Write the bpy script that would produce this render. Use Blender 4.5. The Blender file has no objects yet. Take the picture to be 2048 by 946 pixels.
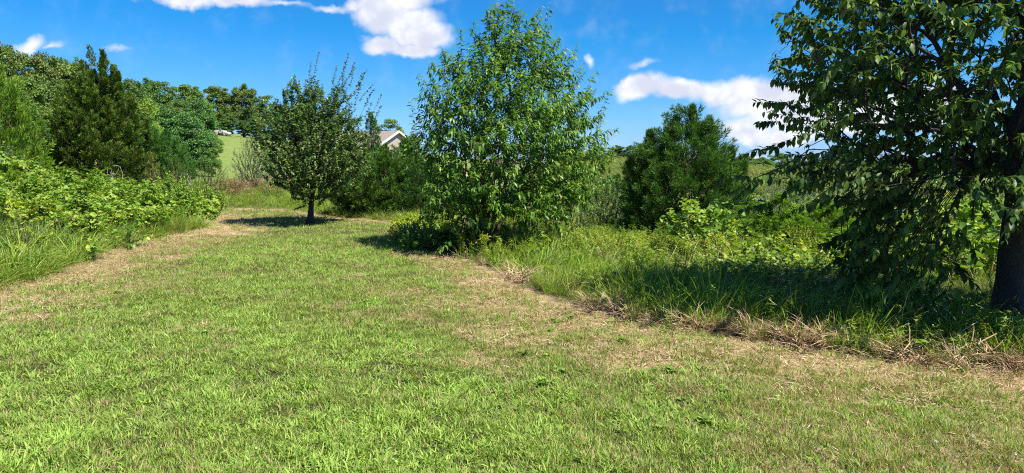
import bpy, math, random
import numpy as np
R = np.random.default_rng
PI = math.pi
SC = bpy.context.scene
COL = SC.collection

# ------------------------------------------------------------------ camera, sky, sun, exposure
EYE = 1.6
PITCH = math.radians(5.78)
FPX = 1462.0                                   # focal length in photograph pixels (2048 wide)
cd = bpy.data.cameras.new('camera'); cam = bpy.data.objects.new('camera', cd); COL.objects.link(cam)
cd.sensor_width = 36.0; cd.lens = FPX / 2048 * 36.0
cd.clip_start = 0.05; cd.clip_end = 6000
cam.location = (0, 0, EYE); cam.rotation_euler = (PI / 2 - PITCH, 0, 0)
SC.camera = cam

SUNV = np.array([0.69, -0.50, 1.31]); SUNV /= np.linalg.norm(SUNV)
sun_el = math.asin(SUNV[2]); sun_az = math.atan2(SUNV[0], SUNV[1])   # azimuth from +Y towards +X
sl = bpy.data.lights.new('sun', 'SUN'); sl.energy = 5.0; sl.angle = math.radians(0.53); sl.color = (1.0, 0.94, 0.82)
so = bpy.data.objects.new('sun', sl); COL.objects.link(so)
so.rotation_euler = (PI / 2 - sun_el, 0, PI - sun_az)
so.location = (20, -15, 40)

SC.view_settings.view_transform = 'Standard'
SC.view_settings.look = 'None'
SC.view_settings.exposure = 1.0
SC.view_settings.gamma = 1.0
SC.cycles.max_bounces = 6; SC.cycles.diffuse_bounces = 2; SC.cycles.glossy_bounces = 2
SC.cycles.transmission_bounces = 3; SC.cycles.transparent_max_bounces = 4
SC.cycles.sample_clamp_indirect = 4.0
SC.cycles.use_denoising = False
SC.cycles.filter_width = 1.1


def ray_dir(px, py):
    """unit direction in the world of a bearing/elevation read off the photograph"""
    u, v = (px - 1024) / FPX, (473 - py) / FPX
    c, s = math.cos(PITCH), math.sin(PITCH)
    d = np.array([u, c + v * s, -s + v * c])
    return d / np.linalg.norm(d)


class NT:
    """tiny helper for building node trees"""
    def __init__(s, tree): s.t = tree
    def n(s, kind, **kw):
        x = s.t.nodes.new(kind)
        for k, v in kw.items(): setattr(x, k, v)
        return x
    def l(s, a, b): s.t.links.new(a, b)
    def put(s, sock, v):
        if hasattr(v, 'is_output'): s.l(v, sock)
        else: sock.default_value = v
    def m(s, op, a, b=None, c=None, clamp=False):
        x = s.n('ShaderNodeMath', operation=op, use_clamp=clamp)
        for i, v in enumerate((a, b, c)):
            if v is not None: s.put(x.inputs[i], v)
        return x.outputs[0]
    def vm(s, op, a, b=None):
        x = s.n('ShaderNodeVectorMath', operation=op)
        s.put(x.inputs[0], a)
        if b is not None: s.put(x.inputs[1], b)
        return x.outputs['Value'] if op in ('LENGTH', 'DOT_PRODUCT', 'DISTANCE') else x.outputs[0]
    def noise(s, vec, scale, detail=4, rough=.55, dist=0):
        x = s.n('ShaderNodeTexNoise'); s.put(x.inputs['Scale'], scale); s.put(x.inputs['Detail'], detail)
        s.put(x.inputs['Roughness'], rough); s.put(x.inputs['Distortion'], dist)
        if vec is not None: s.l(vec, x.inputs['Vector'])
        return x
    def ramp(s, fac, stops):
        x = s.n('ShaderNodeValToRGB'); e = x.color_ramp.elements
        while len(e) < len(stops): e.new(.5)
        for i, (p, c) in enumerate(stops):
            e[i].position = p; e[i].color = (c[0], c[1], c[2], 1) if len(c) == 3 else c
        s.put(x.inputs[0], fac)
        return x.outputs[0]
    def mix(s, fac, a, b, blend='MIX'):
        x = s.n('ShaderNodeMix', data_type='RGBA', blend_type=blend)
        s.put(x.inputs[0], fac)
        for k, v in ((6, a), (7, b)):
            s.put(x.inputs[k], v if hasattr(v, 'is_output') else ((*v, 1) if len(v) == 3 else v))
        return x.outputs[2]
    def smooth(s, v, lo, hi):
        x = s.n('ShaderNodeMapRange', interpolation_type='SMOOTHSTEP')
        s.put(x.inputs[0], v); x.inputs[1].default_value = lo; x.inputs[2].default_value = hi
        return x.outputs[0]


def build_world():
    w = bpy.data.worlds.new('World'); SC.world = w; w.use_nodes = True
    t = w.node_tree; t.nodes.clear(); N = NT(t)
    out = N.n('ShaderNodeOutputWorld'); bg = N.n('ShaderNodeBackground')
    sky = N.n('ShaderNodeTexSky', sky_type='NISHITA', sun_disc=False, sun_elevation=sun_el, sun_rotation=sun_az,
              altitude=300, air_density=1.0, dust_density=0.15, ozone_density=3.5)
    hs = N.n('ShaderNodeHueSaturation'); hs.inputs['Saturation'].default_value = 1.22; hs.inputs['Value'].default_value = 1.0
    N.l(sky.outputs[0], hs.inputs['Color'])
    sp = N.n('ShaderNodeSeparateColor'); N.l(hs.outputs[0], sp.inputs[0])
    cc = N.n('ShaderNodeCombineColor')         # polarised, saturated phone-camera blue
    N.l(N.m('MAXIMUM', N.m('MULTIPLY', N.m('SUBTRACT', N.m('MULTIPLY', sp.outputs[0], .8), .97), .84), .30), cc.inputs[0])
    N.l(N.m('SUBTRACT', N.m('MULTIPLY', sp.outputs[1], .93), N.m('MULTIPLY', sp.outputs[0], .08)), cc.inputs[1])
    N.l(N.m('ADD', N.m('MULTIPLY', sp.outputs[2], 1.22), N.m('MULTIPLY', sp.outputs[0], .35)), cc.inputs[2])
    skycol = cc.outputs[0]
    tc = N.n('ShaderNodeTexCoord'); d = tc.outputs['Generated']
    # cumulus: soft bodies fixed in the sky, edges broken by noise
    nz = N.noise(d, 9.0, 9, .58); nz2 = N.noise(d, 34.0, 6, .6)
    nv = N.vm('SUBTRACT', nz.outputs['Color'], (.5, .5, .5))
    dw = N.vm('ADD', d, N.vm('MULTIPLY', nv, (.07, .07, .07)))
    bodies = [  # px, py, half width, half height (pixels), strength
        (775, 25, 75, 52, 1.25), (830, 45, 70, 45, 1.1), (860, 72, 62, 34, 1.1), (775, 92, 55, 20, .95), (840, 104, 55, 18, 1.0), (800, -40, 110, 60, 1.2),
        (1285, 176, 60, 30, 1.05), (1365, 182, 88, 27, 1.0), (1445, 184, 88, 34, 1.1), (1510, 210, 100, 46, 1.15), (1600, 212, 110, 52, 1.2),
        (1690, 232, 100, 42, 1.2), (1490, 252, 78, 30, .85), (1580, 266, 100, 26, .95), (1760, 225, 80, 50, 1.0), (1860, 215, 90, 60, 1.1),
        (1492, 304, 36, 14, .8), (1400, 300, 26, 10, .45),
        (375, -2, 95, 20, .85), (470, 4, 80, 20, .95), (560, 14, 60, 10, .45), (650, 22, 60, 11, .5), (700, 20, 30, 16, .6),
        (55, 72, 34, 18, .72), (100, 88, 40, 9, .42), (240, 105, 40, 9, .33), (1185, 122, 15, 13, .62), (1295, 132, 34, 11, .40), (1000, 38, 60, 10, .22),
        (2250, 120, 180, 60, 1.2), (2500, 230, 200, 50, 1.1), (-300, 120, 160, 45, 1.0), (-600, 200, 220, 50, 1.1), (1100, -520, 260, 90, 1.0), (300, -420, 200, 70, 1.0)]
    best = None; lowest = None
    for px, py, hw, hh, st in bodies:
        c = ray_dir(px, py)
        r = np.array([c[1], -c[0], 0]); r /= np.linalg.norm(r); u = np.cross(r, c)
        k = FPX * math.hypot(1, (px - 1024) / FPX)
        dv = N.vm('SUBTRACT', dw, tuple(c))
        a = N.m('MULTIPLY', N.vm('DOT_PRODUCT', dv, tuple(r)), k / hw * .86)
        b = N.m('MULTIPLY', N.vm('DOT_PRODUCT', dv, tuple(u)), k / hh * .92)
        f = N.m('MULTIPLY', N.vm('DOT_PRODUCT', dv, tuple(c)), 6.0)
        cx = N.n('ShaderNodeCombineXYZ'); N.l(a, cx.inputs[0]); N.l(b, cx.inputs[1]); N.l(f, cx.inputs[2])
        q = N.m('MULTIPLY', N.m('SUBTRACT', 1.0, N.vm('LENGTH', cx.outputs[0]), clamp=True), st)
        best = q if best is None else N.m('SMOOTH_MAX', best, q, .12)
    tot = N.m('ADD', best, N.m('MULTIPLY', N.m('SUBTRACT', nz2.outputs[0], .5), .46))
    tot = N.m('ADD', tot, N.m('MULTIPLY', N.m('SUBTRACT', nz.outputs[0], .5), .25))
    alpha = N.m('MULTIPLY', N.smooth(tot, .06, .62), N.smooth(best, .01, .16))
    la = N.noise(d, 15.0, 5, .55); lb = N.noise(N.vm('ADD', d, (.010, 0, .018)), 15.0, 5, .55)
    relief = N.m('MULTIPLY', N.m('SUBTRACT', la.outputs[0], lb.outputs[0]), 3.2)     # sun side of each billow
    shade = N.smooth(N.m('ADD', N.m('ADD', relief, .52), N.m('MULTIPLY', N.m('SUBTRACT', .55, tot), .35)), .05, .95)
    cl = N.mix(shade, (6.3, 6.7, 8.0), (9.0, 9.1, 9.5))
    fin = N.mix(alpha, skycol, cl)
    N.l(fin, bg.inputs[0]); bg.inputs[1].default_value = 0.0577
    N.l(bg.outputs[0], out.inputs[0])
build_world()

# ------------------------------------------------------------------ numeric helpers
def sst(a, b, v):
    t = np.clip((np.asarray(v, float) - a) / (b - a), 0, 1); return t * t * (3 - 2 * t)

def nrm(v): return v / np.maximum(np.linalg.norm(v, axis=-1, keepdims=True), 1e-9)

_g = R(11)
_waves = [(_g.normal(size=2), _g.uniform(0, 6.28)) for _ in range(10)]
def wob(x, y, f):
    """smooth pseudo noise in -1..1"""
    s = 0
    for k, (v, p) in enumerate(_waves):
        s = s + np.sin(f * (v[0] * x + v[1] * y) * (1 + .23 * k) + p)
    return s / 4.2

def zat(py, d): return EYE - d * math.tan(math.atan((py - 473) / FPX) + PITCH)
def xat(px, d, z=0.8): return (px - 1024) / FPX * (d * math.cos(PITCH) + (EYE - z) * math.sin(PITCH))

LEFT_EDGE = np.array([(-7.5, -4), (-7.2, 3), (-6.4, 8.4), (-6.8, 10.8), (-7.2, 12.6), (-7.5, 15), (-7.4, 17), (-8.0, 20.3), (-9.4, 21.8), (-14, 22.8), (-30, 25)])
FAR_EDGE = np.array([(-30, 29.5), (-14, 26.8), (-9.9, 25.2), (-7.8, 24.8), (-5.9, 22.6), (-4.4, 20.8), (-3.0, 19.6), (-2.3, 18)])
RIGHT_EDGE = np.array([(-2.3, 18), (-2.35, 14.4), (-1.7, 13.0), (-.77, 11.9), (.16, 8.9), (1.1, 7.25), (2.1, 6.4), (2.8, 5.85), (3.9, 5.35), (8, 4.2), (14, 2.6)])
LAWN = np.vstack([LEFT_EDGE, FAR_EDGE, RIGHT_EDGE, [(14, -4)]])

def inside(poly, x, y):
    c = np.zeros(np.shape(x), bool); n = len(poly); j = n - 1
    for i in range(n):
        xi, yi = poly[i]; xj, yj = poly[j]
        if yi != yj:
            c ^= ((yi > y) != (yj > y)) & (x < (xj - xi) * (y - yi) / (yj - yi) + xi)
        j = i
    return c

def dist_to(line, x, y):
    d = np.full(np.shape(x), 1e9)
    for (ax, ay), (bx, by) in zip(line[:-1], line[1:]):
        ux, uy = bx - ax, by - ay
        t = np.clip(((x - ax) * ux + (y - ay) * uy) / (ux * ux + uy * uy + 1e-9), 0, 1)
        d = np.minimum(d, np.hypot(x - ax - t * ux, y - ay - t * uy))
    return d

def left_side(x, y):   # on the bramble side of the left edge
    xe = np.interp(y, LEFT_EDGE[:9, 1], LEFT_EDGE[:9, 0])
    return (x < xe) & (y < 21.8 + np.clip(-9.4 - x, 0, 99) * .17)

def H(x, y):
    x = np.asarray(x, float); y = np.asarray(y, float)
    dl = dist_to(LEFT_EDGE, x, y)
    h = np.where(left_side(x, y), (.50 + .10 * wob(x, y, .9)) * sst(0, 4.5, dl) + .10 * sst(0, .5, dl), 0)
    h = h + sst(28, 112, y) * (5.3 * sst(-12, -46, x) + 6.0 * sst(-40, -105, x)) + .5 * sst(24, 34, y) * sst(-2, -10, x)
    h = h - .42 * sst(10, 18, y) * sst(-.5, 3.5, x) - 1.0 * sst(18, 36, y) * sst(-2, 6, x)
    h = h + 2.95 * sst(45, 122, y) * sst(0, 9, x) * sst(48, 26, x)
    h = h + .025 * wob(x, y, 1.3) * sst(400, 100, y) + .012 * wob(y, x, 4.1) * sst(60, 30, y)
    return h

# ------------------------------------------------------------------ mesh building
def mesh_from(name, V, F, t=None, mats=(), midx=None, smooth=True, extra=None):
    V = np.ascontiguousarray(V, np.float32); F = np.ascontiguousarray(F, np.int32)
    me = bpy.data.meshes.new(name)
    me.vertices.add(len(V)); me.vertices.foreach_set('co', V.ravel())
    k = F.shape[1]
    me.loops.add(F.size); me.loops.foreach_set('vertex_index', F.ravel())
    me.polygons.add(len(F)); me.polygons.foreach_set('loop_start', np.arange(0, F.size, k, dtype=np.int32))
    if midx is not None: me.polygons.foreach_set('material_index', np.asarray(midx, np.int32))
    me.polygons.foreach_set('use_smooth', np.full(len(F), smooth))
    if t is not None:
        a = me.attributes.new('t', 'FLOAT', 'POINT'); a.data.foreach_set('value', np.ascontiguousarray(t, np.float32))
    for nm, vals in (extra or {}).items():
        a = me.attributes.new(nm, 'FLOAT', 'POINT'); a.data.foreach_set('value', np.ascontiguousarray(vals, np.float32))
    for m in mats: me.materials.append(m)
    me.update(calc_edges=True)
    return me

def link(name, me, parent=None, loc=None):
    o = bpy.data.objects.new(name, me); COL.objects.link(o)
    if loc is not None: o.location = loc
    if parent is not None: o.parent = parent
    return o

def tag(o, label=None, cat=None, group=None, kind=None):
    if label: o['label'] = label
    if cat: o['category'] = cat
    if group: o['group'] = group
    if kind: o['kind'] = kind
    return o

def thing(name, label, cat, loc, group=None, rz=0):
    o = bpy.data.objects.new(name, None); COL.objects.link(o); o.location = loc; o.rotation_euler.z = rz
    o.empty_display_size = .2
    return tag(o, label, cat, group)

class Bag:
    """collects vertices/triangles"""
    def __init__(s): s.V = []; s.F = []; s.T = []; s.M = []; s.n = 0
    def add(s, V, F, t=0.5, m=0):
        s.V.append(V); s.F.append(np.asarray(F) + s.n); s.n += len(V)
        s.T.append(np.broadcast_to(t, (len(V),))); s.M.append(np.full(len(F), m))
    def mesh(s, name, mats, smooth=True):
        if not s.V: return None
        return mesh_from(name, np.vstack(s.V), np.vstack(s.F), np.concatenate(s.T), mats, np.concatenate(s.M), smooth)

TPL = {  # station along, across, fold ; triangles
    'leaf': (np.array([[0, 0], [.3, -1], [.3, 0], [.3, 1], [.68, -.8], [.68, 0], [.68, .8], [1, 0]], float),
             np.array([[0, 2, 1], [0, 3, 2], [1, 2, 5], [1, 5, 4], [2, 3, 6], [2, 6, 5], [4, 5, 7], [5, 6, 7]])),
    'oval': (np.array([[0, 0], [.25, -.92], [.25, 0], [.25, .92], [.62, -.95], [.62, 0], [.62, .95], [1, 0]], float),
             np.array([[0, 2, 1], [0, 3, 2], [1, 2, 5], [1, 5, 4], [2, 3, 6], [2, 6, 5], [4, 5, 7], [5, 6, 7]])),
    'heart': (np.array([[0, 0], [-.08, -.7], [.3, 0], [-.08, .7], [.45, -1], [.6, 0], [.45, 1], [1, 0]], float),
              np.array([[0, 2, 1], [0, 3, 2], [1, 2, 5], [1, 5, 4], [2, 3, 6], [2, 6, 5], [4, 5, 7], [5, 6, 7]])),
    'quad': (np.array([[0, 0], [.45, -1], [1, 0], [.45, 1]], float), np.array([[0, 2, 1], [0, 3, 2]])),
    'blade': (np.array([[0, -.7], [0, .7], [.5, -1], [.5, 1], [1, 0]], float), np.array([[0, 1, 3], [0, 3, 2], [2, 3, 4]])),
    'long': (np.array([[0, -.7], [0, .7], [.33, -1], [.33, 1], [.68, -.75], [.68, .75], [1, 0]], float),
             np.array([[0, 1, 3], [0, 3, 2], [2, 3, 5], [2, 5, 4], [4, 5, 6]])),
}

def leaves(tpl, P, D, Nn, L, W, t, curv=0.0, fold=0.12):
    """vectorised leaves: P base, D direction, Nn rough normal, L length, W full width"""
    uv, tri = TPL[tpl]; n = len(P)
    D = nrm(D); S = nrm(np.cross(D, Nn)); Nn = np.cross(S, D)
    L = np.broadcast_to(L, (n,))[:, None, None]; W = np.broadcast_to(W, (n,))[:, None, None]
    c = np.broadcast_to(curv, (n,))[:, None, None]
    u = uv[None, :, 0, None]; v = uv[None, :, 1, None]
    V = P[:, None] + D[:, None] * (L * u * (1 - .25 * np.abs(c) * u)) + S[:, None] * (W * .5 * v) + Nn[:, None] * (-c * L * u * u + fold * W * np.abs(v))
    k = len(uv)
    F = (tri[None] + (np.arange(n) * k)[:, None, None]).reshape(-1, 3)
    return V.reshape(-1, 3), F, np.repeat(np.broadcast_to(t, (n,)), k)

def tube(pts, rad, sides=6, cap=False):
    pts = np.asarray(pts, float); rad = np.asarray(rad, float); n = len(pts)
    tg = nrm(np.gradient(pts, axis=0))
    ref = np.array([0.31, .95, .05]) if abs(tg[0, 2]) > .7 else np.array([0, 0, 1.])
    A = nrm(np.cross(tg, ref)); B = np.cross(tg, A)
    ang = np.arange(sides) / sides * 2 * PI
    V = pts[:, None] + rad[:, None, None] * (np.cos(ang)[None, :, None] * A[:, None] + np.sin(ang)[None, :, None] * B[:, None])
    i = np.arange(n - 1)[:, None] * sides; j = np.arange(sides)[None]; j2 = (j + 1) % sides
    a, b, c, d = i + j, i + j2, i + sides + j2, i + sides + j
    F = np.concatenate([np.stack([a, b, c], -1).reshape(-1, 3), np.stack([a, c, d], -1).reshape(-1, 3)])
    return V.reshape(-1, 3), F

def rdir(rng, n): return nrm(rng.normal(size=(n, 3)))

# ------------------------------------------------------------------ materials
def new_mat(name):
    m = bpy.data.materials.new(name); m.use_nodes = True; m.node_tree.nodes.clear()
    N = NT(m.node_tree); out = N.n('ShaderNodeOutputMaterial')
    return m, N, out

def foliage_mat(name, stops, rough=.5, trans=.30, spec=.35, pale=0.0, tcol=(1.25, 1.35, .45), sheen=0):
    m, N, out = new_mat(name)
    a = N.n('ShaderNodeAttribute', attribute_name='t', attribute_type='GEOMETRY')
    b = N.n('ShaderNodeAttribute', attribute_name='tint', attribute_type='INSTANCER')
    oi = N.n('ShaderNodeObjectInfo')
    col = N.ramp(N.m('ADD', a.outputs['Fac'], b.outputs['Fac'], clamp=True), stops)
    col = N.mix(1.0, col, oi.outputs['Color'], 'MULTIPLY')
    if pale:
        g = N.n('ShaderNodeNewGeometry')
        col = N.mix(N.m('MULTIPLY', g.outputs['Backfacing'], pale), col, (.30, .36, .24))
    p = N.n('ShaderNodeBsdfPrincipled'); N.l(col, p.inputs['Base Color'])
    p.inputs['Roughness'].default_value = rough; p.inputs['Specular IOR Level'].default_value = spec
    tr = N.n('ShaderNodeBsdfTranslucent'); N.l(N.mix(1.0, col, tcol, 'MULTIPLY'), tr.inputs[0])
    mx = N.n('ShaderNodeMixShader'); mx.inputs[0].default_value = trans
    N.l(p.outputs[0], mx.inputs[1]); N.l(tr.outputs[0], mx.inputs[2]); N.l(mx.outputs[0], out.inputs[0])
    return m

def bark_mat(name, c1, c2, scale=18, bump=.4):
    m, N, out = new_mat(name)
    tc = N.n('ShaderNodeTexCoord'); mp = N.n('ShaderNodeMapping'); mp.inputs['Scale'].default_value = (1, 1, .22)
    N.l(tc.outputs['Object'], mp.inputs[0])
    nz = N.noise(mp.outputs[0], scale, 8, .65, .6)
    rd = N.noise(mp.outputs[0], scale * 2.2, 5, .6, 1.2)
    hgt = N.m('ADD', N.m('MULTIPLY', nz.outputs[0], .5), N.m('ABSOLUTE', N.m('SUBTRACT', rd.outputs[0], .5)))
    col = N.ramp(hgt, [(.18, c1), (.55, c2)])
    bp = N.n('ShaderNodeBump'); bp.inputs['Strength'].default_value = bump; bp.inputs['Distance'].default_value = .03; N.l(hgt, bp.inputs['Height'])
    p = N.n('ShaderNodeBsdfPrincipled'); N.l(col, p.inputs['Base Color']); N.l(bp.outputs[0], p.inputs['Normal'])
    p.inputs['Roughness'].default_value = .85
    N.l(p.outputs[0], out.inputs[0])
    return m

def plain_mat(name, c1, c2, scale=6, rough=.8, bump=.15):
    m, N, out = new_mat(name)
    tc = N.n('ShaderNodeTexCoord'); nz = N.noise(tc.outputs['Object'], scale, 7, .6)
    p = N.n('ShaderNodeBsdfPrincipled'); N.l(N.ramp(nz.outputs[0], [(.3, c1), (.7, c2)]), p.inputs['Base Color'])
    bp = N.n('ShaderNodeBump'); bp.inputs['Strength'].default_value = bump; N.l(nz.outputs[0], bp.inputs['Height']); N.l(bp.outputs[0], p.inputs['Normal'])
    p.inputs['Roughness'].default_value = rough
    N.l(p.outputs[0], out.inputs[0])
    return m

M = {}
# lawn blades: t runs dry straw -> dull green -> fresh green
M['lawn'] = foliage_mat('lawn_blades', [(0, (.42, .31, .17)), (.22, (.42, .33, .17)), (.36, (.26, .28, .085)), (.55, (.145, .245, .045)), (.8, (.23, .37, .06)), (1, (.36, .48, .095))], .5, .34, .18, tcol=(1.25, 1.3, .4))
M['crab'] = foliage_mat('crabgrass', [(0, (.36, .28, .14)), (.2, (.16, .24, .05)), (.55, (.215, .37, .06)), (1, (.375, .50, .105))], .5, .36, .2, tcol=(1.25, 1.3, .4))
M['straw'] = foliage_mat('straw', [(0, (.15, .09, .045)), (.35, (.34, .23, .125)), (.6, (.50, .36, .22)), (1, (.62, .50, .34))], .7, .12, .2, tcol=(1, .9, .6))
M['long'] = foliage_mat('long_grass', [(0, (.34, .24, .11)), (.14, (.26, .25, .07)), (.4, (.12, .22, .03)), (.75, (.20, .33, .045)), (1, (.33, .43, .08))], .5, .36, .22)
M['blue'] = foliage_mat('bluish_grass', [(0, (.26, .21, .09)), (.3, (.13, .20, .05)), (1, (.21, .30, .09))], .45, .3, .35)
M['bramble'] = foliage_mat('bramble_leaves', [(0, (.24, .13, .05)), (.1, (.12, .19, .025)), (.45, (.16, .29, .035)), (.8, (.27, .39, .05)), (1, (.38, .39, .06))], .45, .3, .3)
M['weed'] = foliage_mat('weed_leaves', [(0, (.11, .18, .025)), (.5, (.22, .32, .04)), (.9, (.35, .42, .055)), (1, (.45, .42, .06))], .5, .33, .25)
M['vine'] = foliage_mat('vine_leaves', [(0, (.08, .17, .03)), (.45, (.16, .29, .036)), (.8, (.34, .43, .05)), (1, (.48, .46, .06))], .42, .38, .35)
M['peach'] = foliage_mat('glossy_orchard_leaves', [(0, (.03, .09, .012)), (.45, (.08, .185, .021)), (.9, (.23, .38, .042)), (1, (.36, .28, .06))], .4, .36, .36, pale=.14)
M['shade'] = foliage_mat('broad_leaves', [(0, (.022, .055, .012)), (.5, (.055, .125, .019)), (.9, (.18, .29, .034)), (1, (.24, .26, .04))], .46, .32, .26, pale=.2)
M['pear'] = foliage_mat('greyish_leaves', [(0, (.04, .09, .018)), (.5, (.085, .17, .032)), (.9, (.20, .29, .075)), (1, (.30, .24, .10))], .38, .28, .45, pale=.4)
M['cedar'] = foliage_mat('cedar_sprays', [(0, (.08, .07, .03)), (.12, (.035, .085, .015)), (.5, (.062, .15, .024)), (1, (.14, .26, .045))], .55, .22, .25)
M['cedar_old'] = foliage_mat('olive_cedar_sprays', [(0, (.10, .07, .025)), (.15, (.045, .085, .014)), (.6, (.085, .155, .018)), (1, (.17, .26, .03))], .55, .22, .25)
M['wood'] = foliage_mat('woodland_leaves', [(0, (.22, .17, .08)), (.15, (.09, .14, .035)), (.55, (.11, .20, .042)), (1, (.20, .28, .07))], .5, .22, .3)
M['silver'] = foliage_mat('silvery_leaves', [(0, (.08, .13, .05)), (.5, (.15, .21, .10)), (1, (.26, .31, .19))], .5, .2, .35)
M['feather'] = foliage_mat('feathery_leaves', [(0, (.07, .13, .02)), (.5, (.12, .22, .025)), (1, (.19, .29, .035))], .5, .3, .25)
M['red'] = foliage_mat('reddened_leaves', [(0, (.16, .05, .05)), (.35, (.24, .08, .06)), (.5, (.14, .17, .04)), (1, (.22, .28, .05))], .5, .3, .25, tcol=(1.3, .7, .5))
M['corn'] = foliage_mat('corn_leaves', [(0, (.20, .17, .05)), (.4, (.15, .20, .04)), (1, (.24, .26, .08))], .5, .3, .3)
M['white'] = foliage_mat('clover_petals', [(0, (.7, .68, .66)), (1, (.85, .85, .82))], .6, .3, .2, tcol=(1, 1, 1))
M['twig'] = bark_mat('grey_twigs', (.16, .14, .12), (.34, .31, .27), 30, .2)
M['bark'] = bark_mat('dark_bark', (.018, .014, .012), (.075, .06, .05), 14, 1.0)
M['bark2'] = bark_mat('brown_bark', (.05, .037, .028), (.16, .12, .09), 26, .6)

# ------------------------------------------------------------------ ground
def axis(fine_lo, fine_hi, step, lo, hi, g=1.16):
    a = list(np.arange(fine_lo, fine_hi + 1e-6, step)); s = step; v = a[-1]
    while v < hi: s *= g; v += s; a.append(v)
    s = step; v = a[0]; pre = []
    while v > lo: s *= g; v -= s; pre.append(v)
    return np.array(pre[::-1] + a)

def lawn_dryness(x, y):
    """0 fresh .. 1 dead, where the mower has scalped the edges and the soil shows through"""
    dl, df, dr = dist_to(LEFT_EDGE, x, y), dist_to(FAR_EDGE, x, y), dist_to(RIGHT_EDGE, x, y)
    n = wob(x, y, 1.15); n2 = wob(x + 40, y - 13, 2.9)
    d = .68 * sst(1.7, .1, dl + .6 * n + .5 * n2) + .44 * sst(3.8, .6, dl + .9 * n2) + .22 * sst(.2, 1.0, n2) * sst(4, 1, dl)
    d = np.maximum(d, .95 * sst(.95, .25, df + .2 * n))
    n3 = wob(y + 3, x - 8, 6.0)
    d = np.maximum(d, .98 * sst(1.35, .15, dr + .3 * n + .3 * n2 + .16 * n3) * sst(13.2, 12.4, y))
    d = np.maximum(d, .80 * sst(2.5, .5, dr + .6 * n + .5 * n2 + .2 * n3) * sst(10.5, 8.5, y))
    d = d + .22 * n3 * sst(.05, .4, d)
    d = np.maximum(d, .55 * sst(.45, 1.2, n * .7 + n2 * .5))
    d = np.maximum(d, .50 * sst(.2, 2.4, x + .5 * n + .5 * n2))
    d = np.maximum(d, .13 * sst(7, 11, y + n2))
    return np.clip(d, 0, 1)

gx = axis(-14, 14, .22, -2600, 2600); gy = axis(0, 30, .22, -400, 4200)
GX, GY = np.meshgrid(gx, gy); GZ = H(GX, GY)
ny, nx = GX.shape
idx = np.arange(ny * nx).reshape(ny, nx)
quads = np.stack([idx[:-1, :-1], idx[:-1, 1:], idx[1:, 1:], idx[1:, :-1]], -1).reshape(-1, 4)
fx, fy = GX.ravel(), GY.ravel()
inl = inside(LAWN, fx, fy)
dry = np.where(inl, lawn_dryness(fx, fy), np.where(fy < 30, .45, 0))
rough_zone = np.where(inl, 0.0, sst(0, .5, dist_to(LAWN, fx, fy)))

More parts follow.
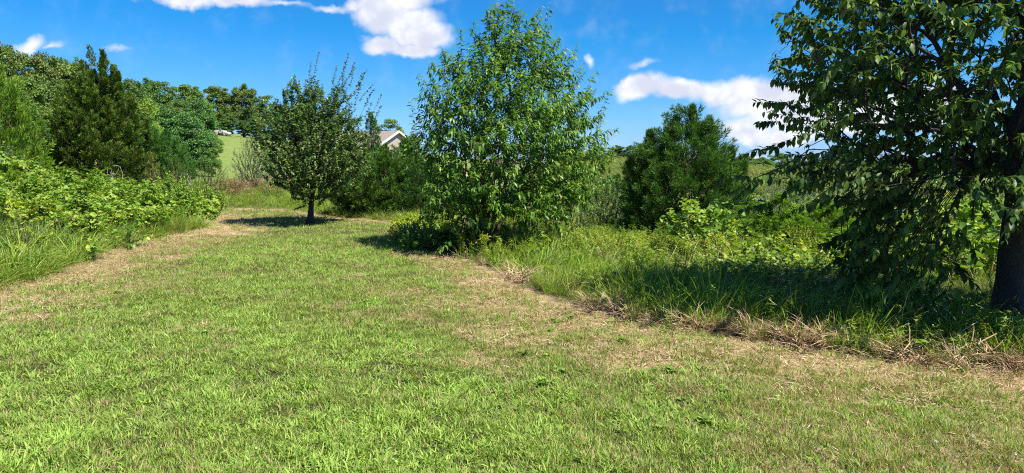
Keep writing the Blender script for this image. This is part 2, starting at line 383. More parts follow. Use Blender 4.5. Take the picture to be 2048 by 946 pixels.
def ground_mat():
    m, N, out = new_mat('meadow_ground')
    g = N.n('ShaderNodeNewGeometry'); pos = g.outputs['Position']
    dr = N.n('ShaderNodeAttribute', attribute_name='dry').outputs['Fac']
    rg = N.n('ShaderNodeAttribute', attribute_name='rough').outputs['Fac']
    n1 = N.noise(pos, 2.2, 6, .6); n2 = N.noise(pos, 26, 5, .7); n3 = N.noise(pos, 150, 3, .7)
    mp = N.n('ShaderNodeMapping'); mp.inputs['Scale'].default_value = (1, .25, 1); mp.inputs['Rotation'].default_value = (0, 0, .5); N.l(pos, mp.inputs[0])
    n4 = N.noise(mp.outputs[0], 90, 4, .7, .5)
    fine = N.m('ADD', N.m('MULTIPLY', n2.outputs[0], .5), N.m('MULTIPLY', n3.outputs[0], .5))
    straw = N.ramp(N.m('ADD', N.m('MULTIPLY', n4.outputs[0], .6), N.m('MULTIPLY', n3.outputs[0], .4)), [(.32, (.16, .10, .06)), (.5, (.42, .305, .18)), (.68, (.57, .44, .28))])
    green = N.ramp(fine, [(.34, (.022, .022, .012)), (.52, (.06, .058, .026)), (.72, (.20, .17, .085))])
    fac = N.smooth(N.m('ADD', dr, N.m('MULTIPLY', N.m('SUBTRACT', n2.outputs[0], .5), .9)), .25, .75)
    lawn = N.mix(fac, green, straw)
    # far mown field and rough ground
    stripe = N.n('ShaderNodeTexWave', wave_type='BANDS'); stripe.inputs['Scale'].default_value = .36; stripe.inputs['Distortion'].default_value = .6
    sm = N.n('ShaderNodeMapping'); sm.inputs['Rotation'].default_value = (0, 0, .35); N.l(pos, sm.inputs[0]); N.l(sm.outputs[0], stripe.inputs['Vector'])
    field = N.mix(N.m('MULTIPLY', stripe.outputs['Fac'], .55), (.115, .195, .036), (.17, .23, .055))
    mow = N.n('ShaderNodeMapping'); mow.inputs['Rotation'].default_value = (0, 0, .35); mow.inputs['Scale'].default_value = (1.3, .10, 1); N.l(pos, mow.inputs[0])
    field = N.mix(N.smooth(N.noise(mow.outputs[0], 1.1, 5, .65).outputs[0], .42, .66), field, (.20, .215, .075))
    field = N.mix(N.smooth(N.noise(pos, .8, 6, .7).outputs[0], .5, .62), field, (.085, .145, .03))
    field = N.mix(N.smooth(N.noise(pos, .12, 5, .6).outputs[0], .45, .75), field, (.19, .21, .065))
    field = N.mix(.3, field, N.ramp(n2.outputs[0], [(.3, (.09, .15, .03)), (.7, (.22, .27, .08))]))
    weedy = N.ramp(fine, [(.3, (.05, .05, .022)), (.55, (.10, .10, .035)), (.75, (.17, .16, .06))])
    sx = N.n('ShaderNodeSeparateXYZ'); N.l(pos, sx.inputs[0])
    far = N.smooth(sx.outputs[1], 33, 38)
    rough = N.mix(far, weedy, field)
    col = N.mix(rg, lawn, rough)
    bp = N.n('ShaderNodeBump'); N.put(bp.inputs['Strength'], N.m('MULTIPLY', N.smooth(sx.outputs[1], 26, 10), .6)); bp.inputs['Distance'].default_value = .02
    N.l(N.m('ADD', n4.outputs[0], n3.outputs[0]), bp.inputs['Height'])
    p = N.n('ShaderNodeBsdfPrincipled'); N.l(col, p.inputs['Base Color']); N.l(bp.outputs[0], p.inputs['Normal'])
    p.inputs['Roughness'].default_value = .95; p.inputs['Specular IOR Level'].default_value = .1
    N.l(p.outputs[0], out.inputs[0])
    return m
gme = mesh_from('ground', np.stack([fx, fy, GZ.ravel()], -1), quads, None, [ground_mat()], extra={'dry': dry, 'rough': rough_zone})
tag(link('ground', gme), kind='structure')

# ------------------------------------------------------------------ scatter (uncountable growth only)
SRC_N = [0]
def source_set(name, meshes):
    c = bpy.data.collections.new(name)          # never linked into the scene: only read by the node group
    for i, me in enumerate(meshes):
        c.objects.link(bpy.data.objects.new('%s_%02d' % (name, i), me))
    return c

def scatter(name, label, src, P, scale, rot, tint, variants, rng):
    me = bpy.data.meshes.new(name); n = len(P)
    me.vertices.add(n); me.vertices.foreach_set('co', np.ascontiguousarray(P, np.float32).ravel())
    for nm, ty, v in (('scl', 'FLOAT', scale), ('tint', 'FLOAT', tint)):
        a = me.attributes.new(nm, ty, 'POINT'); a.data.foreach_set('value', np.ascontiguousarray(np.broadcast_to(v, (n,)), np.float32))
    a = me.attributes.new('idx', 'INT', 'POINT'); a.data.foreach_set('value', rng.integers(0, variants, n).astype(np.int32))
    a = me.attributes.new('rot', 'FLOAT_VECTOR', 'POINT'); a.data.foreach_set('vector', np.ascontiguousarray(rot, np.float32).ravel())
    ng = bpy.data.node_groups.new(name, 'GeometryNodeTree')
    ng.interface.new_socket('Geometry', in_out='INPUT', socket_type='NodeSocketGeometry')
    ng.interface.new_socket('Geometry', in_out='OUTPUT', socket_type='NodeSocketGeometry')
    N = NT(ng)
    gi = N.n('NodeGroupInput'); go = N.n('NodeGroupOutput'); ip = N.n('GeometryNodeInstanceOnPoints')
    ci = N.n('GeometryNodeCollectionInfo'); ci.inputs['Collection'].default_value = src
    ci.inputs['Separate Children'].default_value = True; ci.inputs['Reset Children'].default_value = True
    def attr(nm, ty):
        x = N.n('GeometryNodeInputNamedAttribute', data_type=ty); x.inputs['Name'].default_value = nm
        return x.outputs['Attribute']
    N.l(gi.outputs[0], ip.inputs['Points']); N.l(ci.outputs[0], ip.inputs['Instance'])
    ip.inputs['Pick Instance'].default_value = True
    N.l(attr('idx', 'INT'), ip.inputs['Instance Index']); N.l(attr('rot', 'FLOAT_VECTOR'), ip.inputs['Rotation']); N.l(attr('scl', 'FLOAT'), ip.inputs['Scale'])
    N.l(ip.outputs[0], go.inputs[0])
    o = link(name, me); md = o.modifiers.new('scatter', 'NODES'); md.node_group = ng
    return tag(o, label, None, None, 'stuff')

def rots(rng, n, tilt=.15):
    r = rng.normal(0, tilt, (n, 3)); r[:, 2] = rng.uniform(0, 6.283, n); return r

def sample(rng, n, x0, x1, y0, y1, keep):
    """points in a box kept with probability keep(x, y)"""
    x = rng.uniform(x0, x1, n); y = rng.uniform(y0, y1, n)
    k = rng.random(n) < keep(x, y)
    return x[k], y[k]

# ---- tuft sources
def tuft(rng, n, rad, hmin, hmax, w, lean, curv, mat, tpl='blade', wind=(0, 0), tlo=0, thi=1, name='tuft'):
    a = rng.uniform(0, 2 * PI, n); r = rad * np.sqrt(rng.random(n))
    P = np.stack([r * np.cos(a), r * np.sin(a), np.full(n, -.008)], -1)
    az = a + rng.normal(0, .9, n); ln = np.abs(rng.normal(lean, lean * .5, n))
    D = np.stack([np.cos(az) * ln + wind[0], np.sin(az) * ln + wind[1], np.ones(n)], -1)
    Nn = np.stack([-np.cos(az), -np.sin(az), .25 + 0 * az], -1)
    L = rng.uniform(hmin, hmax, n)
    b = Bag(); b.add(*leaves(tpl, P, D, Nn + 0.2 * rdir(rng, n), L, w * rng.uniform(.7, 1.25, n), rng.uniform(tlo, thi, n), curv * rng.uniform(.4, 1.3, n), .08))
    return b.mesh(name, [M[mat]])

def flat_straw(rng, n, rad, mat='straw'):
    a = rng.uniform(0, 2 * PI, n); r = rad * np.sqrt(rng.random(n))
    P = np.stack([r * np.cos(a), r * np.sin(a), rng.uniform(.002, .025, n)], -1)
    az = rng.uniform(0, 2 * PI, n); D = np.stack([np.cos(az), np.sin(az), rng.normal(.08, .22, n)], -1)
    b = Bag(); b.add(*leaves('blade', P, D, np.tile([0, 0, 1.], (n, 1)) + .5 * rdir(rng, n), rng.uniform(.03, .11, n), rng.uniform(.0025, .005, n), rng.random(n), .15, .1))
    return b.mesh('straw', [M[mat]])

def sprig(rng, nst, height, spread, leafL, leafW, per, mat, tpl='oval', tri=False, droop=.3, tlo=.2, thi=.8, stemmat=None, upfrac=1.0, curv=.25):
    """leafy stems rising and arching outwards"""
    b = Bag()
    for _ in range(nst):
        az = rng.uniform(0, 2 * PI); hh = height * rng.uniform(.65, 1.1); sp = spread * rng.uniform(.3, 1.1)
        s = np.linspace(0, 1, 6)
        pts = np.stack([np.cos(az) * sp * s ** 1.5, np.sin(az) * sp * s ** 1.5, hh * (s - droop * s ** 3)], -1) + rng.normal(0, .01, (6, 3)) * s[:, None]
        b.add(*tube(pts, np.linspace(.006, .002, 6), 3), .35, 0)
        q = rng.uniform(.15, 1.0, per) ** upfrac
        P = np.stack([np.interp(q, s, pts[:, k]) for k in range(3)], -1)
        aa = rng.uniform(0, 2 * PI, per)
        D = np.stack([np.cos(aa), np.sin(aa), rng.uniform(-.25, .55, per)], -1)
        Nn = np.tile([0, 0, 1.], (per, 1)) + .55 * rdir(rng, per)
        L = leafL * rng.uniform(.65, 1.2, per); t = np.clip(rng.uniform(tlo, thi, per), 0, 1)
        if tri:
            st = P + nrm(D) * L[:, None] * .5
            for off in (-1.0, 0, 1.0):
                c_, s_ = math.cos(off), math.sin(off)
                D2 = np.stack([D[:, 0] * c_ - D[:, 1] * s_, D[:, 0] * s_ + D[:, 1] * c_, D[:, 2]], -1)
                b.add(*leaves(tpl, st, D2, Nn, L * (1 if off == 0 else .85), leafW * L / leafL, t, curv, .1), 0)
        else:
            b.add(*leaves(tpl, P, D, Nn, L, leafW * L / leafL, t, curv, .1), 0)
    return b.mesh('sprig', [M[mat]])

rg = R(5)
S_FINE = source_set('fine_blades', [tuft(rg, 18, .05, .022, .06, .0042, .55, .3, 'lawn') for _ in range(10)])
S_CRAB = source_set('crab_blades', [tuft(rg, 10 + k, .035 + .003 * k, .022, .055 + .0025 * k, .0064 + .0006 * (k % 4), .9 + .24 * (k % 6), .4, 'crab', tlo=.0) for k in range(10)])
S_STRAW = source_set('straw_bits', [flat_straw(rg, 24, .12) for _ in range(5)])
S_LONG = source_set('long_blades', [tuft(rg, 24 + 3 * k, .10, .12, .34 + .05 * k, .0085 + .001 * (k % 3), .45 + .12 * (k % 5), .4 + .1 * (k % 3), 'long', 'long', (.25 + .12 * (k % 4), .12 * (k % 3) - .1), (.04 * (k % 4)), 1) for k in range(8)])
S_BLUE = source_set('blue_blades', [tuft(rg, 26, .07, .30, .62, .007, .16, .16, 'blue', 'long', (.05, 0), .2, 1) for _ in range(4)])
S_DEAD = source_set('dead_blades', [tuft(rg, 30, .10, .08, .27, .006, 1.5, .55, 'straw', 'long', (.3, -.5), 0, .75) for _ in range(5)])
S_STALK = source_set('stalks', [tuft(rg, 5, .12, .3, .62, .004, 1.1, .5, 'straw', 'long', (.5, 0), .3, 1) for _ in range(4)])
S_BRAM = source_set('bramble_sprigs', [sprig(rg, 3, .34, .26, .062, .046, 6, 'bramble', 'oval', True, tlo=.3, thi=.85) for _ in range(6)])
S_WEED = source_set('weed_stalks', [sprig(rg, 3, .62, .12, .085, .016, 34, 'weed', 'leaf', False, .1, .15, .95, upfrac=.8, curv=.3) for _ in range(6)])
S_FERN = source_set('weed_plumes', [sprig(rg, 4, .7, .22, .06, .011, 46, 'feather', 'leaf', False, .15, .1, .95, upfrac=.8, curv=.2) for _ in range(5)])
S_VINE = source_set('vine_runners', [sprig(rg, 3, .30, .34, .11, .095, 7, 'vine', 'heart', False, .5, .2, .75, curv=.2) for _ in range(6)])
S_CLOV = source_set('low_weeds', [sprig(rg, 4, .035, .05, .03, .024, 6, 'crab', 'oval', False, .2, .35, .8, curv=.1) for _ in range(4)])

# ---- lawn
def lawn_tufts():
    r = R(21)
    mown = lambda x, y: inside(LAWN, x, y)
    parts = []
    for (n, x0, x1, y0, y1) in ((50000, -6.2, 6.2, 2.6, 5.2), (58000, -7.5, 5.2, 5.2, 9.5), (42000, -8.6, 1.5, 9.5, 16), (22000, -14, -1.2, 16, 28)):
        parts.append(sample(r, n, x0, x1, y0, y1, lambda x, y: mown(x, y) * (1.0 - .72 * lawn_dryness(x, y) ** 1.3)))
    x = np.concatenate([p[0] for p in parts]); y = np.concatenate([p[1] for p in parts])
    n = len(x); dr_ = lawn_dryness(x, y)
    crab = .66 * sst(-.35, .45, .8 * wob(x + 7, y + 3, .8) + .55 * wob(x, y, 3.3) + .5 * wob(y - 4, x, 7.1) + .5 * sst(6.5, 4.2, y) * sst(1.5, -1, x) - 1.0 * dr_)
    isc = r.random(n) < np.clip(crab * 1.25, 0, .95)
    big = 1 + .035 * np.clip(y - 7, 0, 30)
    tint = .12 - .62 * dr_ * r.random(n) + .10 * wob(x - 5, y + 9, 1.7) + .09 * wob(y, x + 3, 6.3) + r.normal(0, .12, n)
    z = H(x, y)
    for nm, lab, src, nv, msk, ts, ss in (('lawn_grass', 'short mown grass of the path, thin green and straw blades', S_FINE, 10, ~isc, tint - .03, (.6, 1.35)),
                                          ('crabgrass', 'bright green broad bladed crabgrass sprawling in the mown lawn', S_CRAB, 10, isc, tint + .05, (.5, 1.25))):
        k = msk.sum()
        scatter(nm, lab, src, np.stack([x, y, z], -1)[msk], r.uniform(*ss, k) * big[msk], rots(r, k, .22), ts[msk], nv, r)
    x, y = sample(r, 1000, -6, 3, 2.6, 9, lambda x, y: mown(x, y) * sst(.2, 1.0, wob(x - 20, y, 1.4)) * .5)
    scatter('low_lawn_weeds', 'small round leaved weeds low in the mown grass', S_CLOV, np.stack([x, y, H(x, y)], -1), r.uniform(.7, 1.5, len(x)), rots(r, len(x), .1), r.normal(-.12, .12, len(x)), 4, r)
    parts = [sample(r, 9000, -8, 7, 2.6, 9.5, lambda x, y: inside(LAWN, x, y) * sst(.25, .9, lawn_dryness(x, y)) * np.where(y < 4.6, .35, 1)),
             sample(r, 7000, -9, 1.5, 9.5, 16, lambda x, y: inside(LAWN, x, y) * sst(.2, .8, lawn_dryness(x, y))),
             sample(r, 6000, -16, -1.5, 16, 28, lambda x, y: inside(LAWN, x, y) * sst(.2, .8, lawn_dryness(x, y)))]
    x = np.concatenate([p[0] for p in parts]); y = np.concatenate([p[1] for p in parts]); n = len(x)
    scatter('straw_litter', 'dry tan grass clippings lying along the mown edges', S_STRAW, np.stack([x, y, H(x, y)], -1), r.uniform(.7, 1.4, n), rots(r, n, .05), r.normal(0, .12, n), 5, r)
    # taller sparse tufts standing in the scalped strips
    x, y = sample(r, 9000, -8, 6.5, 4.6, 19, lambda x, y: inside(LAWN, x, y) * sst(.4, .7, lawn_dryness(x, y)) * (.25 + .75 * sst(-.2, .7, wob(x, y, 3.1))) * .8)
    n = len(x)
    scatter('edge_tufts', 'green grass tufts regrowing through the tan scalped strips', S_FINE, np.stack([x, y, H(x, y)], -1), r.uniform(1.2, 2.5, n), rots(r, n, .12), r.normal(.08, .12, n), 6, r)
lawn_tufts()

# ---- long growth on both sides
def rough_growth():
    r = R(31)
    def right_zone(x, y):
        return ~inside(LAWN, x, y) & ~left_side(x, y)
    # right verge
    dR = lambda x, y: dist_to(RIGHT_EDGE, x, y)
    x, y = sample(r, 11500, -2.2, 9, 4.3, 17, lambda x, y: right_zone(x, y) * np.where(y > 12.2, sst(-.6, .4, x), 1) * (.55 + .45 * sst(3, .5, dR(x, y))) * sst(.02, .3, dR(x, y) + .15 * wob(x, y, 2.6)))
    n = len(x); d = dR(x, y)
    scatter('long_verge_grass', 'uncut green grass leaning over the right edge of the mown path', S_LONG, np.stack([x, y, H(x, y) - .01], -1),
            r.uniform(.45, 1.15, n) * (.55 + .30 * sst(0, .6, d) - .32 * sst(1.0, 2.4, d) * sst(.3, 1.5, x)) * (1 + .35 * wob(x, y, 2.3) + .2 * wob(y, x, 5)), rots(r, n, .22) * [1, 1, .16], .16 * wob(x, y, 1.2) + r.normal(.06, .14, n), 8, r)
    x, y = sample(r, 15000, -1.5, 10, 4.0, 12.2, lambda x, y: right_zone(x, y) * sst(.5, .1, dR(x, y) + .15 * wob(x, y, 2.4)) * sst(-.9, .3, x + .4 * wob(x, y, 1)) * sst(-.35, .25, wob(x, y, 2.1) + .55 * sst(1, 2.0, x)))
    n = len(x); d0 = dR(x, y)
    scatter('dead_edge_grass', 'brown dead grass matted at the foot of the right verge', S_DEAD, np.stack([x, y, H(x, y) + r.uniform(0, .10, n) * sst(0, .3, d0)], -1), r.uniform(.5, 1.3, n), np.stack([r.normal(0, .25, n), r.normal(0, .25, n), r.normal(-.1, .5, n)], -1), r.normal(-.1, .22, n), 5, r)
    x, y = sample(r, 1300, -.5, 8, 4.6, 12, lambda x, y: right_zone(x, y) * sst(.1, .5, dR(x, y)) * sst(-.2, .6, wob(x + 11, y, 1.9)))
    n = len(x)
    scatter('verge_weeds', 'broad and narrow leaved weeds tangled in the right verge', S_WEED, np.stack([x, y, H(x, y)], -1), r.uniform(.3, .75, n), rots(r, n, .3), r.normal(-.1, .15, n), 6, r)
    x, y = sample(r, 520, -.5, 8, 4.6, 12.5, lambda x, y: right_zone(x, y) * sst(.05, .3, dR(x, y)) * sst(.0, .6, wob(x - 11, y, 1.7)))
    n = len(x)
    scatter('verge_vines', 'small broad leaved vines creeping through the right verge', S_VINE, np.stack([x, y, H(x, y) + .05], -1), r.uniform(.4, .8, n), rots(r, n, .3), r.normal(0, .12, n), 6, r)
    x, y = sample(r, 420, -.8, 8, 4.6, 14, lambda x, y: right_zone(x, y) * sst(.1, .6, dR(x, y)))
    n = len(x)
    scatter('dead_stalks', 'thin bleached stalks lying over the right verge', S_STALK, np.stack([x, y, H(x, y) + .05], -1), r.uniform(.6, 1.3, n), rots(r, n, .3), r.normal(.1, .2, n), 4, r)
    # weeds with yellow tops behind the orchard tree's right foot
    x, y = sample(r, 2600, -.9, 6.5, 11.5, 20, lambda x, y: right_zone(x, y) * sst(10.8, 12.6, y - .25 * np.abs(x - 1)) * (.35 + .65 * sst(-.3, .5, wob(x, y, 1.1))))
    n = len(x)
    scatter('yellow_green_weeds', 'yellow green weeds thick behind the long grass on the right', S_WEED, np.stack([x, y, H(x, y)], -1), r.uniform(.5, .85, n), rots(r, n, .14), .15 * wob(x, y, 1.5) + r.normal(.08, .1, n), 6, r)
    # low leafy cover beyond the shade of the right tree
    x, y = sample(r, 3000, 3.0, 15, 10.2, 19, lambda x, y: .55 + .4 * sst(-.2, .5, wob(x, y, .9)))
    n = len(x)
    scatter('leafy_ground_cover', 'sunlit leafy ground cover beyond the shade of the right tree', S_VINE, np.stack([x, y, H(x, y)], -1), r.uniform(.5, 1.0, n), rots(r, n, .2), .1 * wob(x, y, 1.5) + r.normal(.05, .12, n), 6, r)
    x, y = sample(r, 1500, 2.0, 16, 12.5, 24, lambda x, y: .3 + .6 * sst(-.2, .6, wob(x + 9, y, .8)))
    n = len(x)
    scatter('feathery_weeds', 'feathery green weeds massed behind the right tree', S_FERN, np.stack([x, y, H(x, y)], -1), r.uniform(.6, 1.05, n), rots(r, n, .12), .1 * wob(x, y, 1.5) + r.normal(.05, .1, n), 5, r)
    # left bank
    dL = lambda x, y: dist_to(LEFT_EDGE, x, y)
    x, y = sample(r, 12500, -17, -6.2, 8, 24, lambda x, y: left_side(x, y) * sst(.05, .6, dL(x, y) + .35 * wob(x, y, 1.1) - .6 * sst(14, 10, y)) * sst(9.8, 12.2, y + .5 * wob(x, y, .9)) * sst(-.3, .3, dL(x, y) - 2.6 * sst(14.4, 11.6, y) + .7 * wob(x, y, 1.3)))
    n = len(x); d = dL(x, y); lay = r.random(n)
    z = H(x, y) + lay ** .6 * np.clip((.24 + .26 * sst(.2, 2.0, d)) * (1 + .75 * wob(x + 2, y, 1.7) + .4 * wob(y, x, 4.0)), .06, 1)
    scatter('bramble_thicket', 'bright green bramble thicket covering the left bank', S_BRAM, np.stack([x, y, z], -1), r.uniform(.7, 1.35, n), rots(r, n, .35), .14 * wob(x, y, 1.3) + r.normal(.04, .11, n), 6, r)
    x, y = sample(r, 500, -16, -7, 11, 23, lambda x, y: left_side(x, y) * sst(1, 2, dL(x, y)) * sst(-.1, .6, wob(x - 6, y, 1.2)))
    n = len(x)
    scatter('tall_bank_weeds', 'narrow leaved weeds poking out of the brambles on the left bank', S_WEED, np.stack([x, y, H(x, y) + .1], -1), r.uniform(.7, 1.15, n), rots(r, n, .2), r.normal(0, .14, n), 6, r)
    x, y = sample(r, 6500, -13, -6.2, 7.5, 18, lambda x, y: left_side(x, y) * sst(3.6, 2.2, dL(x, y) + .5 * wob(x, y, 1.1)) * (.5 + .5 * sst(0, .5, wob(x, y, 1.7))))
    n = len(x)
    scatter('long_bank_grass', 'long green grass along the foot of the left bank', S_LONG, np.stack([x, y, H(x, y)], -1), r.uniform(.6, 1.35, n), rots(r, n, .18), .16 * wob(x, y, 1.5) + r.normal(0, .1, n), 6, r)
    x, y = sample(r, 900, -13, -6.5, 8, 19, lambda x, y: left_side(x, y) * sst(.3, .8, dL(x, y)) * sst(4.5, 2.5, dL(x, y)) * sst(-.1, .5, wob(x + 3, y, 1.9)))
    n = len(x)
    scatter('bank_weeds', 'leafy weeds mixed through the grass on the left bank', S_WEED, np.stack([x, y, H(x, y)], -1), r.uniform(.5, .95, n), rots(r, n, .15), r.normal(-.05, .14, n), 6, r)
    x, y = sample(r, 900, -12.5, -6.8, 10, 17, lambda x, y: left_side(x, y) * sst(1.3, .5, np.abs(dL(x, y) - 1.6 + .3 * wob(x, y, 1.2))) * sst(-.5, .2, wob(x, y, .9)))
    n = len(x)
    scatter('bluish_grass', 'upright bluish grass stand in front of the brambles on the left bank', S_BLUE, np.stack([x, y, H(x, y)], -1), r.uniform(.7, 1.15, n), rots(r, n, .1), r.normal(0, .08, n), 4, r)
    x, y = sample(r, 2600, -13, -6.0, 7.0, 21.5, lambda x, y: left_side(x, y) * sst(.7, .1, dL(x, y) + .3 * wob(x, y, 2.2)))
    n = len(x)
    scatter('dead_bank_grass', 'dead tan grass hanging at the cut edge of the left bank', S_DEAD, np.stack([x, y, H(x, y)], -1), r.uniform(.6, 1.3, n), rots(r, n, .2), r.normal(.02, .14, n), 5, r)
    # beyond the far edge of the path
    x, y = sample(r, 9000, -22, -2.0, 19.5, 37, lambda x, y: right_zone(x, y) * sst(37, 33, y) * .85)
    n = len(x); d = dist_to(FAR_EDGE, x, y)
    scatter('meadow_grass', 'tall mixed meadow grass beyond the far bend of the path', S_LONG, np.stack([x, y, H(x, y)], -1), r.uniform(.7, 1.3, n) * (.45 + .55 * sst(0, 1.5, d)), rots(r, n, .14),
            .12 * wob(x, y, .7) + r.normal(-.03, .14, n), 6, r)
    x, y = sample(r, 1500, -22, -4.0, 22, 36, lambda x, y: right_zone(x, y) * sst(.1, .7, wob(x - 30, y, .7)))
    n = len(x)
    scatter('meadow_weeds', 'leafy weeds standing in the meadow beyond the path', S_WEED, np.stack([x, y, H(x, y)], -1), r.uniform(.7, 1.2, n), rots(r, n, .12), r.normal(0, .12, n), 6, r)
    x, y = sample(r, 700, -13, -8.5, 27, 34, lambda x, y: sst(2.2, .6, np.hypot(x + 10.8, (y - 30) * .8) + .4 * wob(x, y, 1.3)))
    n = len(x)
    scatter('dead_brown_weeds', 'patch of dead brown weeds in the meadow beside the small tree', S_DEAD, np.stack([x, y, H(x, y) + r.uniform(.1, .6, n)], -1), r.uniform(.9, 1.5, n), rots(r, n, .5), r.normal(-.1, .15, n), 5, r)
    # hedge foot on the far edge between the two orchard trees
    x, y = sample(r, 1700, -6, -1.5, 18.2, 23, lambda x, y: right_zone(x, y) * .9)
    n = len(x)
    scatter('hedge_foot_grass', 'yellowing grass at the foot of the cedars between the orchard trees', S_LONG, np.stack([x, y, H(x, y)], -1), r.uniform(.5, .9, n), rots(r, n, .2), r.normal(-.15, .14, n), 6, r)
rough_growth()

# ------------------------------------------------------------------ trees
def skeleton(stems, targets, seg=.22, reach=.30, bend=.45, minz=-9):
    """joins every target to the nearest lower wood; returns node positions, parents, loads and the runs of nodes"""
    pos, par, plen, tan = [], [], [], []
    runs = []
    for st in stems:
        run = []
        for i, p in enumerate(st):
            par.append(len(pos) - 1 if i else -1); plen.append(0.0 if i == 0 else plen[-1] + np.linalg.norm(p - st[i - 1]))
            tan.append(nrm(st[min(i + 1, len(st) - 1)] - st[max(i - 1, 0)])); pos.append(np.asarray(p, float)); run.append(len(pos) - 1)
        runs.append(run)
    base = np.mean([s[0] for s in stems], 0)
    order = np.argsort(np.linalg.norm((targets - base) * [1, 1, .55], axis=1))
    ends = []
    for ti in order:
        T = targets[ti]; A = np.array(pos); dv = T - A; dist = np.linalg.norm(dv, axis=1)
        cost = dist + reach * np.array(plen) + np.where(dv[:, 2] < .05 * dist, .7 * dist, 0)
        nroot = [r_[0] for r_ in runs[:len(stems)]]
        cost[nroot] += 5; cost[A[:, 2] < minz] += 5
        k = int(np.argmin(cost)); L = dist[k]; m = max(2, int(L / seg))
        ctrl = A[k] + nrm(tan[k] * .6 + np.array([0, 0, .5]) + nrm(dv[k])) * L * bend
        s = np.linspace(0, 1, m + 1)[1:, None]
        pts = (1 - s) ** 2 * A[k] + 2 * s * (1 - s) * ctrl + s * s * T
        run = [k]; prev = k
        for q in pts:
            par.append(prev); plen.append(plen[prev] + np.linalg.norm(q - pos[prev])); tan.append(nrm(q - pos[prev])); pos.append(q); prev = len(pos) - 1; run.append(prev)
        runs.append(run); ends.append((ti, prev))
    load = np.zeros(len(pos))
    for _, e in ends: load[e] += 1
    for i in range(len(pos) - 1, -1, -1):
        if par[i] >= 0: load[par[i]] += load[i]
    tdir = np.zeros_like(targets)
    for ti, e in ends: tdir[ti] = tan[e]
    return np.array(pos), load, runs, tdir

def wood(stems, stem_rad, targets, twig=.004, power=.5, sides=5, **kw):
    pos, load, runs, tdir = skeleton(stems, targets, **kw)
    stem_meshes = []; b = Bag()
    srad = {}
    for s, (run, (r0, r1)) in enumerate(zip(runs[:len(stems)], stem_rad)):
        u = np.linspace(0, 1, len(run)); rr = r0 + (r1 - r0) * u ** .8
        rr = rr * (1 + .30 * np.exp(-u * 10) + .35 * np.exp(-u * 40)) * (1 + .05 * np.sin(u * 31 + s) + .035 * np.sin(u * 67))
        for i, r_ in zip(run, rr): srad[i] = r_
        stem_meshes.append((pos[run], rr))
    for run in runs[len(stems):]:
        rr = twig * np.maximum(load[run], 1) ** power
        rr[0] = min(rr[1] * 1.25 if len(run) > 1 else rr[0], srad.get(run[0], 1))
        b.add(*tube(pos[run], rr, sides))
    return stem_meshes, b, tdir

def poisson(rng, cand, n, dmin):
    out = [cand[0]]
    for p in cand[1:]:
        if np.min(np.linalg.norm(np.array(out) - p, axis=1)) > dmin: out.append(p)
        if len(out) >= n: break
    return np.array(out)

def crown_points(rng, prof, cx, n, dmin, shell=.45, lobes=.16, top_shift=(0, 0), squash=1.0):
    """points filling a crown given as (z, radius) profile; shell > 0 pushes them outwards"""
    z = np.array([p[0] for p in prof]); r = np.array([p[1] for p in prof])
    k = n * 40
    zz = rng.uniform(z[0], z[-1], k); rr = np.interp(zz, z, r)
    keep = rng.random(k) < (rr / r.max()) ** 1.5 + .04
    zz, rr = zz[keep], rr[keep]; a = rng.uniform(0, 2 * PI, len(zz))
    ph = rng.uniform(0, 6.28, 4)
    rr = rr * (1 + lobes * (np.sin(2 * a + ph[0] + zz * 1.3) + np.sin(3 * a + ph[1] - 2.1 * zz) * .8 + .6 * np.sin(5 * a + 3.3 * zz + ph[2])) * .6)
    q = rng.random(len(zz)) ** shell
    f = (zz - z[0]) / (z[-1] - z[0])
    P = np.stack([cx[0] + rr * q * np.cos(a) + top_shift[0] * f, cx[1] + squash * rr * q * np.sin(a) + top_shift[1] * f, zz], -1)
    return poisson(rng, P, n, dmin)

